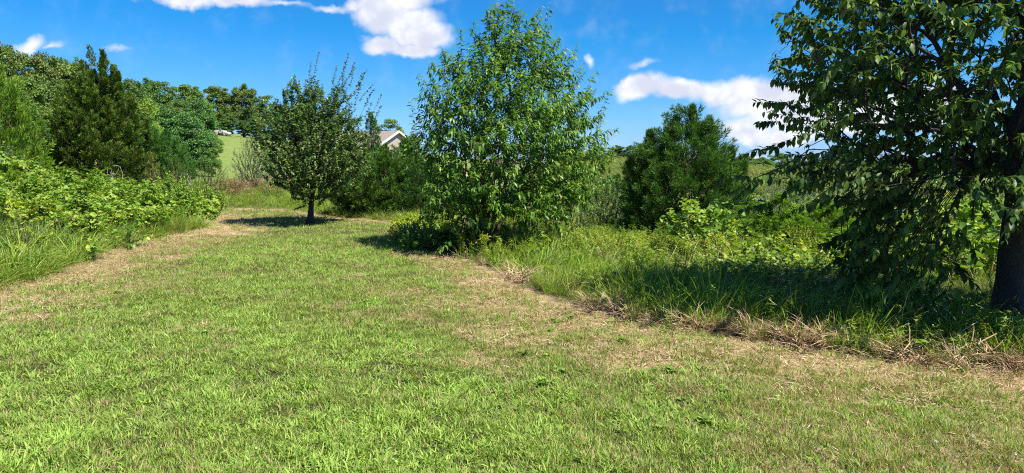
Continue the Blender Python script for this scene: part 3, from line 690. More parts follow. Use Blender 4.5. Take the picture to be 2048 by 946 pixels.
def finish_tree(root, stem_meshes, branch_bag, bark, crown, leafmat, n_leaf_parts=0, tpl=None, arrays=None, eye=None):
    for pts, rr in stem_meshes:
        b = Bag(); b.add(*tube(pts, rr, 10)); link('trunk', b.mesh('trunk', [bark]), root)
    me = branch_bag.mesh('branches', [bark])
    if me: tag(link('limbwork', me, root), kind='stuff')
    if n_leaf_parts and arrays is not None:
        P, D, Nn, L, W, t, curv, fold = arrays
        n = len(P); wp = P + np.array(root.location)
        dist = np.linalg.norm(wp - np.array([0, 0, EYE]), axis=1)
        v = wp - np.array([0, 0, EYE]); infr = (np.abs(v[:, 0]) < .70 * v[:, 1]) & (v[:, 2] < .21 * v[:, 1])
        score = np.where(infr, L / dist, 0)
        pick = np.argsort(-score)[:n_leaf_parts]; rest = np.setdiff1d(np.arange(n), pick)
        crown.add(*leaves(tpl, P[rest], D[rest], Nn[rest], L[rest], W[rest], t[rest], curv[rest], fold), 0)
        shapes = []
        for k in range(8):
            V, F, tt = leaves(tpl, np.zeros((1, 3)), np.array([[0, 1., 0]]), np.array([[0, 0, 1.]]), 1.0, W.mean() / L.mean(), .25 + .5 * k / 7, float(np.quantile(curv, k / 7)), fold)
            shapes.append(mesh_from('leaf', V, F, tt, [leafmat]))
        from mathutils import Matrix
        for i in pick:
            d = nrm(D[i]); s = nrm(np.cross(d, Nn[i])); nn = np.cross(s, d)
            me = shapes[int(np.clip((t[i] - .25) / .5, 0, 1) * 7)]
            o = link('leaf', me, root)
            Lx = float(L[i])
            o.matrix_local = Matrix(((s[0] * Lx, d[0] * Lx, nn[0] * Lx, P[i][0]), (s[1] * Lx, d[1] * Lx, nn[1] * Lx, P[i][1]), (s[2] * Lx, d[2] * Lx, nn[2] * Lx, P[i][2]), (0, 0, 0, 1)))
    me = crown.mesh('foliage', [leafmat])
    if me: tag(link('foliage', me, root), kind='stuff')

WIND = np.array([.35, .05, 0])
def shoot_leaves(rng, P0, D0, per, slen, L, W, droop, tlo=.2, thi=.85, curv=.35, arc=.35, spread=.9, sides=3, twigr=.003):
    """leafy shoots from every end point: returns leaf arrays and the shoot wood"""
    n = len(P0); per = max(1, int(per))
    D0 = nrm(D0); SL = slen * rng.uniform(.6, 1.3, n)
    b = Bag(); s6 = np.linspace(0, 1, 5)
    end = D0 * SL[:, None] + WIND * SL[:, None] * arc * .6
    for i in range(n):
        pts = P0[i] + np.outer(s6, D0[i] * SL[i]) + np.outer(s6 ** 2, WIND * SL[i] * arc) + np.outer(s6 ** 2, [0, 0, -.15 * SL[i] * arc])
        b.add(*tube(pts, np.linspace(twigr, twigr * .4, 5), sides))
    q = np.tile((np.arange(per) + .5) / per, n) + rng.normal(0, .04, n * per)
    i = np.repeat(np.arange(n), per)
    P = P0[i] + D0[i] * (SL[i] * q)[:, None] + (WIND * arc) * (SL[i] * q ** 2)[:, None] + np.array([0, 0, -.15 * arc]) * (SL[i] * q * q)[:, None]
    e1 = nrm(np.cross(D0, rng.normal(size=(n, 3))))[i]; e2 = np.cross(D0[i], e1)
    a = np.tile(np.arange(per) * 2.4, n) + rng.normal(0, .4, n * per)
    side = e1 * np.cos(a)[:, None] + e2 * np.sin(a)[:, None]
    D = nrm(side * spread + D0[i] * .55 + np.array([0, 0, -droop]) + WIND * .5 + .25 * rdir(rng, n * per))
    Nn = nrm(np.array([0, 0, 1.0]) + .45 * rdir(rng, n * per) + .35 * side)
    Ls = L * rng.uniform(.42, 1.2, n * per) * (1 - .25 * q)
    t = np.clip(rng.uniform(tlo, thi, n * per) * .8 + .08 + np.repeat(rng.normal(0, .12, n), per) + .1 * (q - .5), 0, .9)
    t = np.where(rng.random(n * per) < .012, 1.0, t)
    return [P, D, Nn, Ls, W * Ls / L, t, curv * rng.uniform(.3, 1.4, n * per), .12], b

def bag_join(a, b):
    for V, F, T, Mx in zip(b.V, b.F, b.T, b.M):
        a.V.append(V); a.T.append(T); a.M.append(Mx)
    # faces in b are already offset inside b
    for F in b.F: a.F.append(F + a.n)
    a.n += b.n

def cat(*arrs):
    return [np.concatenate([a[k] for a in arrs]) for k in range(7)] + [arrs[0][7]]

# ---- the middle orchard tree, several stems, long drooping leaves
def centre_tree():
    r = R(77); bx, by = xat(965, 13.7, 0), 13.7; bz = float(H(bx, by))
    root = thing('orchard_tree', 'tall multi-stemmed tree with drooping glossy leaves in the middle of the view', 'tree', (bx, by, bz))
    prof = [(.70, 1.15), (1.0, 1.62), (1.4, 1.80), (1.83, 1.86), (2.3, 1.80), (2.77, 1.55), (3.2, 1.22), (3.6, .88), (4.0, .50), (4.3, .18)]
    cx = (.54, 0)
    prof = [(z, q * .87) for z, q in prof]
    T = crown_points(r, prof, cx, 560, .147, .42, .16, (-.05, 0))
    lowr = np.stack([r.uniform(.5, 1.6, 36), r.uniform(-1.0, 1.0, 36), r.uniform(.75, 1.25, 36)], -1)
    lowf = np.stack([r.uniform(-.8, 1.3, 60), r.uniform(-1.5, -.5, 60), r.uniform(.55, 1.1, 60)], -1)   # low sprays in front of the stems
    lowr = np.vstack([lowr, lowf])   # skirt sweeping down on the right
    T = np.vstack([T, lowr])
    stems = []
    for (dx, dy, topx, topy, h) in ((-.05, .0, .10, .1, 3.3), (.06, -.05, .95, -.35, 2.5), (-.10, .06, -.45, .25, 2.7), (.03, .08, .55, .5, 2.9), (.10, .02, 1.35, .15, 1.9), (-.04, -.08, .35, -.6, 2.4)):
        s = np.linspace(0, 1, 12)[:, None]
        st = np.array([dx, dy, -.05]) + s * np.array([0, 0, h]) + (s ** 1.25) * np.array([topx - dx, topy - dy, 0]) + np.cumsum(r.normal(0, .012, (12, 3)), 0) * s
        stems.append(st)
    sm, bb, td = wood(stems, [(.06, .012), (.05, .012), (.045, .01), (.045, .01), (.055, .012), (.04, .01)], T, .0042, .5)
    out = nrm(T - np.array([cx[0], 0, 1.6])) * .55 + td * .4 + np.array([0, 0, .45]) + .28 * rdir(r, len(T))
    A1, w1 = shoot_leaves(r, T, out, 29, .38, .145, .042, .45, curv=.42, tlo=.1, thi=.95)
    T2 = T + r.normal(0, .16, T.shape) * [1, 1, .8]
    A2, w2 = shoot_leaves(r, T2, out + .9 * rdir(r, len(T)), 26, .34, .14, .042, .55, curv=.4, tlo=.05, thi=.9)
    # strong upright leaders breaking the outline
    px = [(1028, 62), (985, 75), (1062, 85), (1087, 60), (948, 130), (925, 105), (1010, 60), (1105, 140), (895, 170), (1128, 150), (870, 215), (1160, 200), (845, 250), (1195, 230), (1180, 290), (1205, 345), (835, 262), (822, 300), (842, 325), (852, 292), (826, 340), (860, 360)]
    U = np.array([(xat(x, 13.7, 3) - bx, r.normal(0, .18), zat(y, 13.7) - bz - .12) for x, y in px])
    UD = np.array([0, 0, 1.0]) + .35 * np.stack([np.sign(U[:, 0] - .55) * np.clip(np.abs(U[:, 0] - .55), 0, 1.4) * .7, 0 * U[:, 0], 0 * U[:, 0]], -1) + .1 * rdir(r, len(U))
    A3, w3 = shoot_leaves(r, U, UD, 40, .62, .16, .045, .35, curv=.5, tlo=.3, thi=.9)
    U4 = U - [0, 0, .35]
    A4, w4 = shoot_leaves(r, U4, UD + .4 * rdir(r, len(U)), 36, .5, .16, .045, .35, curv=.5, tlo=.3, thi=.9)
    for w in (w1, w2, w3, w4): bag_join(bb, w)
    finish_tree(root, sm, bb, M['bark2'], Bag(), M['peach'], 300, 'leaf', cat(A1, A2, A3, A4))
centre_tree()

# ---- the big tree on the right, mostly above and beside the camera
def right_tree():
    r = R(91); bx, by = xat(2012, 7.15, 0), 7.15; bz = float(H(bx, by))
    root = thing('shade_tree', 'large dark tree with a thick trunk overhanging the right edge', 'tree', (bx, by, bz))
    prof = [(1.45, .9), (1.7, 1.55), (2.0, 2.0), (2.3, 2.2), (2.8, 2.25), (3.4, 2.0), (3.9, 1.55), (4.4, .95), (4.7, .3)]
    T = crown_points(r, prof, (-.05, .40), 640, .20, .45, .17, squash=.88)
    # limbs sweeping low on the left side
    low = []
    for k in range(46):                          # a curtain of twigs hanging below the low limb
        u = r.random(); low.append((-.98 - .38 * u + r.normal(0, .16), r.normal(.1, .35), .45 + .95 * r.random()))
    for k in range(10):                          # outer end of the limb
        u = r.random(); low.append((-1.6 - .85 * u, r.normal(.1, .35), 1.38 + .25 * r.random()))
    front = np.stack([r.uniform(-1.3, 1.9, 90), r.uniform(-1.7, .9, 90), r.uniform(1.2, 2.0, 90)], -1)
    front = np.vstack([front, np.stack([r.uniform(-.7, 1.1, 70), r.uniform(-1.5, -.35, 70), r.uniform(1.2, 1.75, 70)], -1)])
    dense = crown_points(r, [(3.2, 1.7), (3.5, 1.75), (3.9, 1.45), (4.4, .9), (4.7, .3)], (.1, .25), 300, .16, .7, .15, squash=1.0)  # extra upper crown, mostly out of view, added to block sun and deepen the shade
    T = np.vstack([T, np.array(low), front, dense])
    s = np.linspace(0, 1, 16)[:, None]
    st = np.array([0, 0, -.08]) + s * np.array([.06, .05, 3.9]) + np.cumsum(r.normal(0, .014, (16, 3)), 0) * s
    st2 = st[6] + np.linspace(0, 1, 9)[:, None] * np.array([-1.0, .3, 1.5]) + np.linspace(0, 1, 9)[:, None] ** 2 * np.array([0, 0, .3])
    st3 = st[5] + np.linspace(0, 1, 9)[:, None] * np.array([.9, -.4, 1.6])
    st4 = st[7] + np.linspace(0, 1, 9)[:, None] * np.array([-1.7, -.5, .35]) + np.linspace(0, 1, 9)[:, None] ** 2 * np.array([0, 0, -.15])
    # hanging sprays seen against the light at the outer left
    px = [(1660, 25), (1640, 85), (1600, 150), (1670, 60), (1560, 205), (1545, 235), (1600, 215), (1620, 300), (1540, 265), (1560, 300), (1530, 330), (1600, 352), (1560, 365), (1670, 372), (1715, 450), (1730, 500), (1750, 540), (1700, 400), (1640, 345), (1580, 330), (1770, 590), (1780, 540), (1660, 380), (1750, 480)]
    U = np.array([(xat(x, 7.15 + dy, 2) - bx, dy, zat(y, 7.15 + dy) - bz) for (x, y), dy in zip(px, r.normal(-.2, .5, len(px)))])
    U[:, 0] += .48
    sm, bb, td = wood([st, st2, st3, st4], [(.14, .03), (.06, .015), (.06, .015), (.03, .010)], np.vstack([T, U]), .0045, .5, minz=1.5)
    td = td[:len(T)]
    out = nrm((T - np.array([0, .1, 2.2])) * [1, 1, .7]) * .8 + td * .4 + np.array([0, 0, .1]) + .45 * rdir(r, len(T))
    A1, w1 = shoot_leaves(r, T, out, 26, .40, .112, .050, .75, curv=.32, tlo=.1, thi=.9)
    A2, w2 = shoot_leaves(r, T + r.normal(0, .2, T.shape), out + .9 * rdir(r, len(T)), 24, .38, .108, .048, .75, curv=.3, tlo=.05, thi=.85)
    A3, w3 = shoot_leaves(r, U, np.array([-.9, 0, .05]) + .5 * rdir(r, len(U)), 24, .42, .105, .046, .8, curv=.3)
    A4, w4 = shoot_leaves(r, U + [.2, 0, .05], np.array([-.8, 0, -.15]) + .7 * rdir(r, len(U)), 22, .40, .105, .046, .8, curv=.3)
    for w in (w1, w2, w3, w4): bag_join(bb, w)
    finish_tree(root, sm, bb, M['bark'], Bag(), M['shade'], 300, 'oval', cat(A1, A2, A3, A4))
right_tree()

# ---- the small leaning tree across the lawn
def left_tree():
    r = R(55); by = 19.05; bx = xat(620, by, 0); bz = float(H(bx, by))
    root = thing('ornamental_tree', 'small grey-green tree with leaning trunk alone on the mown lawn', 'tree', (bx, by, bz))
    prof = [(.62, .38), (.9, .82), (1.2, 1.14), (1.5, 1.33), (1.9, 1.36), (2.4, 1.17), (2.85, .88), (3.2, .60), (3.45, .34)]
    T = crown_points(r, prof, (.14, 0), 500, .14, .42, .18)
    s = np.linspace(0, 1, 14)[:, None]
    st = np.array([0, 0, -.05]) + s * np.array([.30, 0, 3.0]) + np.cumsum(r.normal(0, .012, (14, 3)), 0) * s
    st2 = st[3] + np.linspace(0, 1, 9)[:, None] * np.array([.55, .1, 2.4]); st3 = st[3] + np.linspace(0, 1, 9)[:, None] * np.array([-.5, -.1, 2.3])
    ups = [(622, 175), (618, 200), (630, 165), (690, 170), (684, 200), (672, 190), (700, 165), (660, 215), (598, 215), (590, 240), (712, 205), (725, 225), (735, 250), (645, 220), (580, 255), (610, 230), (640, 240), (742, 262), (665, 180), (720, 190)]
    U = np.array([(xat(x, by, 3) - bx, r.normal(0, .2), zat(y - 12, by) - bz) for x, y in ups])
    sm, bb, td = wood([st, st2, st3], [(.085, .012), (.04, .01), (.04, .01)], np.vstack([T, U]), .004, .5)
    td = td[:len(T)]
    out = nrm(T - np.array([.25, 0, .9])) * .5 + td * .4 + np.array([0, 0, .6]) + .35 * rdir(r, len(T))
    A1, w1 = shoot_leaves(r, T, out, 42, .38, .085, .055, .3, curv=.25, tlo=.1, thi=.92)
    A2, w2 = shoot_leaves(r, T + r.normal(0, .14, T.shape), out + .8 * rdir(r, len(T)), 40, .32, .082, .053, .35, curv=.25, tlo=.05, thi=.9)
    UD = np.array([.12, 0, 1.0]) + .25 * np.stack([np.clip(U[:, 0] - .2, -1, 1), 0 * U[:, 0], 0 * U[:, 0]], -1) + .12 * rdir(r, len(U))
    A3, w3 = shoot_leaves(r, U, UD, 48, .56, .078, .050, .2, curv=.2, arc=.2, tlo=.2, thi=1)
    A4, w4 = shoot_leaves(r, U - [0, 0, .3], UD + .35 * rdir(r, len(U)), 40, .5, .075, .048, .25, curv=.2, arc=.2, tlo=.2, thi=.95)
    for w in (w1, w2, w3, w4): bag_join(bb, w)
    finish_tree(root, sm, bb, M['bark'], Bag(), M['pear'], 0, 'oval', None)
    b = Bag(); A = cat(A1, A2, A3, A4); b.add(*leaves('oval', *A[:6], A[6], .12), 0)
    tag(link('foliage', b.mesh('foliage', [M['pear']]), root), kind='stuff')
left_tree()

# ---- cedars: upswept feathery sprays over a many-tipped cone
def cedar_meshes(seed, prof, spires, n, per, blade, bw, mat, bark='bark2', lean=.75, shell=.4, lobes=.16, spread=.34, slen=.3):
    r = R(seed)
    T = crown_points(r, prof, (0, 0), n, .12, shell, lobes)
    top = max(p[0] for p in prof)
    s = np.linspace(0, 1, 12)[:, None]
    st = np.array([0, 0, -.06]) + s * np.array([0, 0, top * .92])
    rb = max(.05, top * .018)
    if len(T) > 170: Tb = T[::3]
    else: Tb = T
    sm, bb, td = wood([st], [(rb, .012)], Tb, .006, .45, 4)
    P, D, SL = [], [], []
    axis_ = np.stack([0 * T[:, 0], 0 * T[:, 0], np.clip(T[:, 2] - .5, 0, None)], -1)
    out = nrm((T - axis_) * [1, 1, 0] + 1e-6)
    d = nrm(out * lean + np.array([0, 0, 1.0]) * r.uniform(.4, 1.2, (len(T), 1)) + .3 * rdir(r, len(T)))
    P.append(T); D.append(d); SL.append(slen * r.uniform(.7, 1.35, len(T)))
    for (sx, sy, sz, h) in spires:                      # narrow plumes that stick out of the outline
        k = 16; u = r.random(k)
        P.append(np.stack([sx + r.normal(0, .06, k) * (1.2 - u), sy + r.normal(0, .06, k) * (1.2 - u), sz - h + h * u], -1))
        D.append(nrm(np.array([0, 0, 1.5]) + .8 * rdir(r, k) * (1.1 - u)[:, None])); SL.append(np.full(k, .28) * (1.15 - .4 * u))
    P = np.concatenate(P); D = np.concatenate(D); SL = np.concatenate(SL); m = len(P)
    i = np.repeat(np.arange(m), per); q = r.random(m * per) ** .8
    rad = rdir(r, m * per); rad = nrm(rad - D[i] * np.sum(rad * D[i], 1, keepdims=True))
    wd = spread * SL[i] * (1.05 - q) * r.random(m * per)
    bp = P[i] + D[i] * (SL[i] * q)[:, None] + rad * wd[:, None]
    bd = nrm(D[i] + rad * .75 + .28 * rdir(r, m * per))
    tt = np.clip(.15 + .55 * q + r.normal(0, .16, m * per) + np.repeat(r.normal(0, .08, m), per), 0, 1)
    b = Bag(); b.add(*leaves('quad', bp, bd, rdir(r, m * per), blade * r.uniform(.6, 1.3, m * per), bw * r.uniform(.7, 1.2, m * per), tt, .08, .1), 0)
    tb = Bag(); tb.add(*tube(*sm[0], 8))
    bag_join(tb, bb)
    return tb.mesh('trunk', [M[bark]]), b.mesh('foliage', [M[mat]])

def put_tree(name, label, cat_, meshes, loc, rz=0, scale=(1, 1, 1), color=(1, 1, 1), group=None, crown='foliage'):
    o = thing(name, label, cat_, loc, group, rz); o.scale = scale
    if meshes[0]: link('trunk', meshes[0], o)
    f = link(crown, meshes[1], o); tag(f, kind='stuff'); f.color = (*color, 1)
    return o

def ground_at(px, d):
    x = xat(px, d, 0); return np.array([x, d, float(H(x, d))])

def right_cedar():
    d = 18.0; loc = ground_at(1368, d); zb = loc[2]
    ys = [(488, 1.0), (455, 1.5), (400, 1.62), (345, 1.30), (300, .98), (262, .58), (235, .30), (214, .08)]
    prof = [(zat(y + 13, d) - zb, r) for y, r in ys]
    sp = [(xat(x, d, 2) - loc[0], yy, zat(y, d) - zb - .27, h) for x, y, yy, h in ((1383, 206, 0, .8), (1354, 226, .1, .6), (1415, 229, -.1, .6), (1304, 253, .2, .6), (1428, 262, .2, .6), (1462, 288, 0, .6), (1478, 305, -.2, .5), (1331, 250, -.2, .6), (1296, 285, .1, .5), (1262, 308, -.1, .4), (1400, 240, .2, .6), (1445, 300, .3, .5))]
    put_tree('cedar_tree', 'broad bushy green cedar with a ragged top right of centre', 'tree', cedar_meshes(301, prof, sp, 950, 130, .115, .0145, 'cedar', slen=.36, lobes=.22), loc)
right_cedar()

def left_cedar():
    d = 28.0; loc = ground_at(203, d); zb = loc[2]
    ys = [(372, 1.5), (330, 1.85), (290, 1.7), (250, 1.32), (215, .98), (185, .66), (160, .38), (138, .24), (122, .1)]
    prof = [(zat(y, d) - zb, r) for y, r in ys]
    sp = [(xat(x, d, 4) - loc[0], yy, zat(y, d) - zb, h) for x, y, yy, h in ((210, 112, 0, 1.3), (186, 150, .2, 1.1), (152, 156, 0, 1.2), (133, 170, .1, 1.2), (236, 150, 0, .9), (245, 178, -.2, .9), (172, 178, -.3, 1), (222, 140, .3, 1.), (112, 215, 0, 1.), (262, 205, 0, .8), (120, 250, -.3, .8), (285, 250, .2, .7))]
    put_tree('cedar_tree', 'dark olive cedar with several spires rising above the bramble bank', 'tree', cedar_meshes(302, prof, sp, 640, 120, .13, .030, 'cedar_old', slen=.46, lobes=.3), loc)
left_cedar()

# generic cedars of three builds, reused
CED = [cedar_meshes(310, [(.1, .75), (.5, .95), (1.1, .8), (1.8, .5), (2.5, .15)], [(0, 0, 2.7, .5), (.25, .1, 2.1, .5), (-.3, 0, 1.9, .5)], 330, 90, .10, .020, 'cedar', slen=.32),
       cedar_meshes(311, [(.1, .9), (.6, 1.1), (1.2, 1.0), (1.8, .7), (2.3, .25)], [(.1, 0, 2.5, .5), (-.35, .1, 2.2, .5), (.45, 0, 2.0, .5)], 360, 90, .10, .020, 'cedar', slen=.34),
       cedar_meshes(312, [(.1, .42), (.8, .45), (1.8, .30), (2.6, .14), (3.0, .04)], [(0, 0, 3.15, .6)], 190, 70, .11, .024, 'cedar', slen=.28)]
def cedar_at(px, d, ytop, v, sx, label, color=(1, 1, 1), rz=0., group=None, mat=None):
    loc = ground_at(px, d); h = (2.75, 2.55, 3.2)[v]; s = (zat(ytop, d) - loc[2]) / h
    put_tree('cedar_tree', label, 'tree', CED[v], loc, rz, (sx, sx, s), color, group)
cedar_at(722, 22.5, 300, 0, .95, 'cedar just right of the small lawn tree, in a dense row', (1.05, 1.05, .9), 1)
cedar_at(772, 21.6, 292, 1, .85, 'cedar below the house roof, between the two orchard trees', (1.1, 1.05, .9), 2)
cedar_at(835, 22.0, 315, 1, .95, 'cedar half hidden by the left side of the middle tree', (.95, .95, .9), 3.2)
cedar_at(900, 23.0, 330, 0, 1.1, 'cedar hidden behind the stems of the middle tree', (.9, .95, .9), 4)
cedar_at(812, 24.0, 284, 0, 1.0, 'cedar covering the lower gable of the house', (1.0, 1.05, .9), 5)
cedar_at(745, 36, 228, 2, 1.0, 'narrow dark pointed cedar in front of the house roof', (.8, .85, .85), .5)
cedar_at(6, 24, 128, 1, 1.12, 'yellow-green cedar at the left border of the view', (1.7, 1.45, .7), .5)
cedar_at(55, 31, 205, 0, 1.2, 'low cedar between the yellow-green and the olive cedar', (1.25, 1.15, .8), 1.5)
cedar_at(292, 32, 235, 0, 1.2, 'dark feathery cedar on the right flank of the olive cedar', (.9, 1, 1.05), 2.6)
cedar_at(335, 33, 262, 1, 1.0, 'small bluish cedar at the foot of the round blue-green tree', (.95, 1.1, 1.15), .2)
cedar_at(1235, 24, 352, 1, 1.0, 'low dark evergreen on the left of the broad cedar', (.95, 1.0, .9), 2.2)
cedar_at(1556, 14.6, 392, 0, .80, 'light green feathery evergreen in front of the silver shrub', (2.1, 1.75, .9), 2.2)
cedar_at(1650, 14.0, 398, 1, .66, 'yellow-green feathery evergreen seen under the right tree', (2.4, 1.95, .8), 1.1)
cedar_at(1600, 13.6, 432, 1, .42, 'small feathery light green evergreen just left of the twig curtain', (2.3, 1.9, .85), 3.3)
cedar_at(1705, 13.0, 452, 0, .5, 'low lime green evergreen behind the twig curtain', (2.4, 2.0, .8), 4.3)
cedar_at(1500, 16.0, 408, 1, .7, 'short bright evergreen against the right skirt of the broad cedar', (1.6, 1.5, .8), 5.1)

# ---- broadleaf builds for the hillside, fields and hedges: lobed clumps of leaf sprays on a limbed trunk
def broad_meshes(seed, h, rad, nclump, per, leaf, mat, base=.16, clump=.9, lob=.2, prof=None, bark='bark', wid=.62):
    r = R(seed)
    prof = prof or [(base * h, .45 * rad), (.3 * h, .85 * rad), (.5 * h, rad), (.7 * h, .9 * rad), (.87 * h, .6 * rad), (.97 * h, .22 * rad)]
    T = crown_points(r, prof, (0, 0), nclump, clump * .62, .38, lob)
    s = np.linspace(0, 1, 10)[:, None]
    st = np.array([0, 0, -.1]) + s * np.array([r.normal(0, .05) * h, r.normal(0, .05) * h, .82 * h])
    sm, bb, td = wood([st], [(.022 * h + .02, .03)], T, .018 * h / 8, .5, 4, seg=.6)
    m = len(T); i = np.repeat(np.arange(m), per)
    cr = clump * r.uniform(.6, 1.25, m)
    v = rdir(r, m * per); v[:, 2] = np.where(v[:, 2] < -.35, -v[:, 2], v[:, 2])
    q = r.uniform(.25, 1.0, m * per) + np.abs(r.normal(0, .16, m * per))
    P = T[i] + v * (cr[i] * q)[:, None] * [1, 1, .72]
    D = nrm(v * .6 + .8 * rdir(r, m * per) + np.array([0, 0, -.1]))
    Nn = nrm(v + np.array([0, 0, .7]) + .5 * rdir(r, m * per))
    t = np.clip(.5 + r.normal(0, .17, m * per) + np.repeat(r.normal(0, .13, m), per), 0, 1)
    b = Bag(); b.add(*leaves('quad', P, D, Nn, leaf * r.uniform(.6, 1.3, m * per), leaf * wid * r.uniform(.6, 1.2, m * per), t, .15, .1), 0)
    tb = Bag(); tb.add(*tube(*sm[0], 7)); bag_join(tb, bb)
    return tb.mesh('trunk', [M[bark]]), b.mesh('foliage', [M[mat]])

BRO = [broad_meshes(401, 9.0, 3.2, 110, 260, .25, 'wood', .14, .72),
       broad_meshes(402, 9.0, 2.6, 100, 260, .25, 'wood', .12, .68, .28),
       broad_meshes(403, 9.0, 3.6, 120, 260, .25, 'wood', .18, .75, .3),
       broad_meshes(404, 9.0, 2.3, 60, 170, .25, 'wood', .34, .65, .4),
       broad_meshes(405, 9.0, 3.0, 130, 240, .23, 'wood', .06, .65, .2)]
def broad_at(name, px, d, ytop, v, wpx, label, color=(1, 1, 1), rz=0., group=None, sink=0.0, catg='tree'):
    loc = ground_at(px, d); h = zat(ytop, d) - loc[2]; s = h / 9.3
    w = wpx / FPX * d / (2 * (3.5, 2.9, 4.0, 2.6, 3.3)[v])
    loc[2] -= sink
    put_tree(name, label, catg, BRO[v], loc, rz, (w, w, s), color, group)

GH = 'trees on the wooded hillside'
hill = [  # px, distance, top y, build, width px, tint, label
    (-40, 70, 55, 0, 150, (1.0, .95, .9), 'hillside tree cut by the left border, highest on the skyline'),
    (38, 78, 78, 2, 120, (1.1, 1.0, .95), 'brownish-topped skyline tree right of the highest hillside tree'),
    (-10, 52, 150, 1, 120, (.85, .95, .9), 'lower hillside tree behind the yellow-green cedar'),
    (92, 74, 96, 0, 110, (1.15, 1.05, 1.0), 'round skyline tree left of the olive cedar'),
    (60, 56, 150, 4, 120, (1.05, 1.05, .85), 'light green tree low on the hillside above the low cedar'),
    (120, 60, 148, 2, 120, (.9, .9, .8), 'dull green hillside tree behind the left spires of the olive cedar'),
    (158, 76, 102, 1, 90, (1.35, 1.2, 1.1), 'greyish thin-crowned skyline tree above the olive cedar spires'),
    (205, 80, 140, 0, 100, (.9, 1., .95), 'skyline tree directly behind the tallest spire of the olive cedar'),
    (262, 86, 152, 0, 90, (.8, 1.0, .95), 'dark skyline tree first to the right of the olive cedar'),
    (300, 92, 148, 2, 80, (.8, 1.05, 1.0), 'tallest round skyline tree midway along the wood'),
    (338, 92, 157, 3, 70, (.95, 1.1, 1.05), 'open-crowned skyline tree with sky showing through'),
    (385, 96, 156, 1, 62, (1.15, 1.15, .85), 'skyline tree with a yellowish tip'),
    (298, 46, 192, 4, 80, (1.6, 1.5, .9), 'bright yellow-green tree in front of the darker wood'),
    (345, 70, 200, 2, 90, (1.0, .95, .9), 'dull rounded tree behind the blue-green tree'),
    (410, 62, 190, 0, 75, (.75, 1.05, .95), 'deep green sloping tree left of the mown hill field'),
    (375, 38, 222, 4, 118, (.75, 1.05, 1.15), 'round blue-green tree at the left edge of the hill field'),
    (-20, 60, 112, 4, 130, (.9, 1., .9), 'hillside tree between the highest one and the yellow-green cedar'),
    (180, 66, 165, 2, 110, (.95, 1.05, .85), 'hillside tree half hidden by the upper olive cedar'),
    (250, 64, 178, 4, 100, (.85, 1.0, .9), 'tree filling the gap right of the olive cedar top'),
    (325, 58, 205, 4, 90, (.8, 1.0, .9), 'dark tree between the yellow-green tree and the skyline'),
    (370, 74, 190, 0, 80, (.85, 1.05, .95), 'tree below the yellow-tipped skyline tree'),
    (130, 88, 112, 4, 110, (.95, .98, .9), 'skyline tree filling the ridge left of the greyish one'),
    (425, 50, 258, 4, 50, (1.1, 1.2, 1.0), 'small bushy tree at the corner of the hill field'),
]
for px, d, yt, v, w, c, lab in hill:
    broad_at('woodland_tree', px, d, yt, v, w, lab, c, px * .37, GH)
row = [
    (440, 118, 160, 1, 62, (1.05, .95, .8), 'brown-tinged tall tree at the top left corner of the hill field'),
    (492, 118, 160, 2, 72, (1.05, .95, .8), 'tall brown-topped tree behind the middle of the hill field'),
    (530, 120, 186, 3, 56, (.95, 1, .95), 'thin-topped tall tree behind the right part of the hill field'),
    (462, 112, 225, 4, 40, (.9, 1.05, .9), 'short bushy tree under the brown-tinged tree at the field top'),
    (515, 112, 232, 4, 44, (.8, .95, .85), 'short dark tree under the thin-topped tree at the field top'),
    (562, 116, 205, 0, 60, (.8, 1, .9), 'dark tree at the field top just left of the small lawn tree'),
    (605, 116, 215, 2, 60, (.8, 1, .95), 'dark tree seen through the left branches of the small lawn tree'),
    (650, 118, 225, 0, 60, (.85, 1, .95), 'tree far behind the trunk line of the small lawn tree'),
    (490, 113, 240, 4, 34, (.7, .9, .8), 'lowest dark bush tree along the top of the hill field'),
]
for px, d, yt, v, w, c, lab in row:
    broad_at('field_edge_tree', px, d, yt, v, w, lab, c, px * .61, 'trees along the top of the hill field')
broad_at('yard_tree', 782, 112, 234, 3, 62, 'light open tree rising behind the house roof', (1.25, 1.2, 1.0), 1)
broad_at('yard_tree', 826, 60, 264, 4, 52, 'tree covering the right end of the house gable', (1.0, 1.05, .85), 3)
broad_at('yard_tree', 690, 100, 268, 0, 60, 'tree beside the left end of the house', (1.1, 1.1, .8), 2)
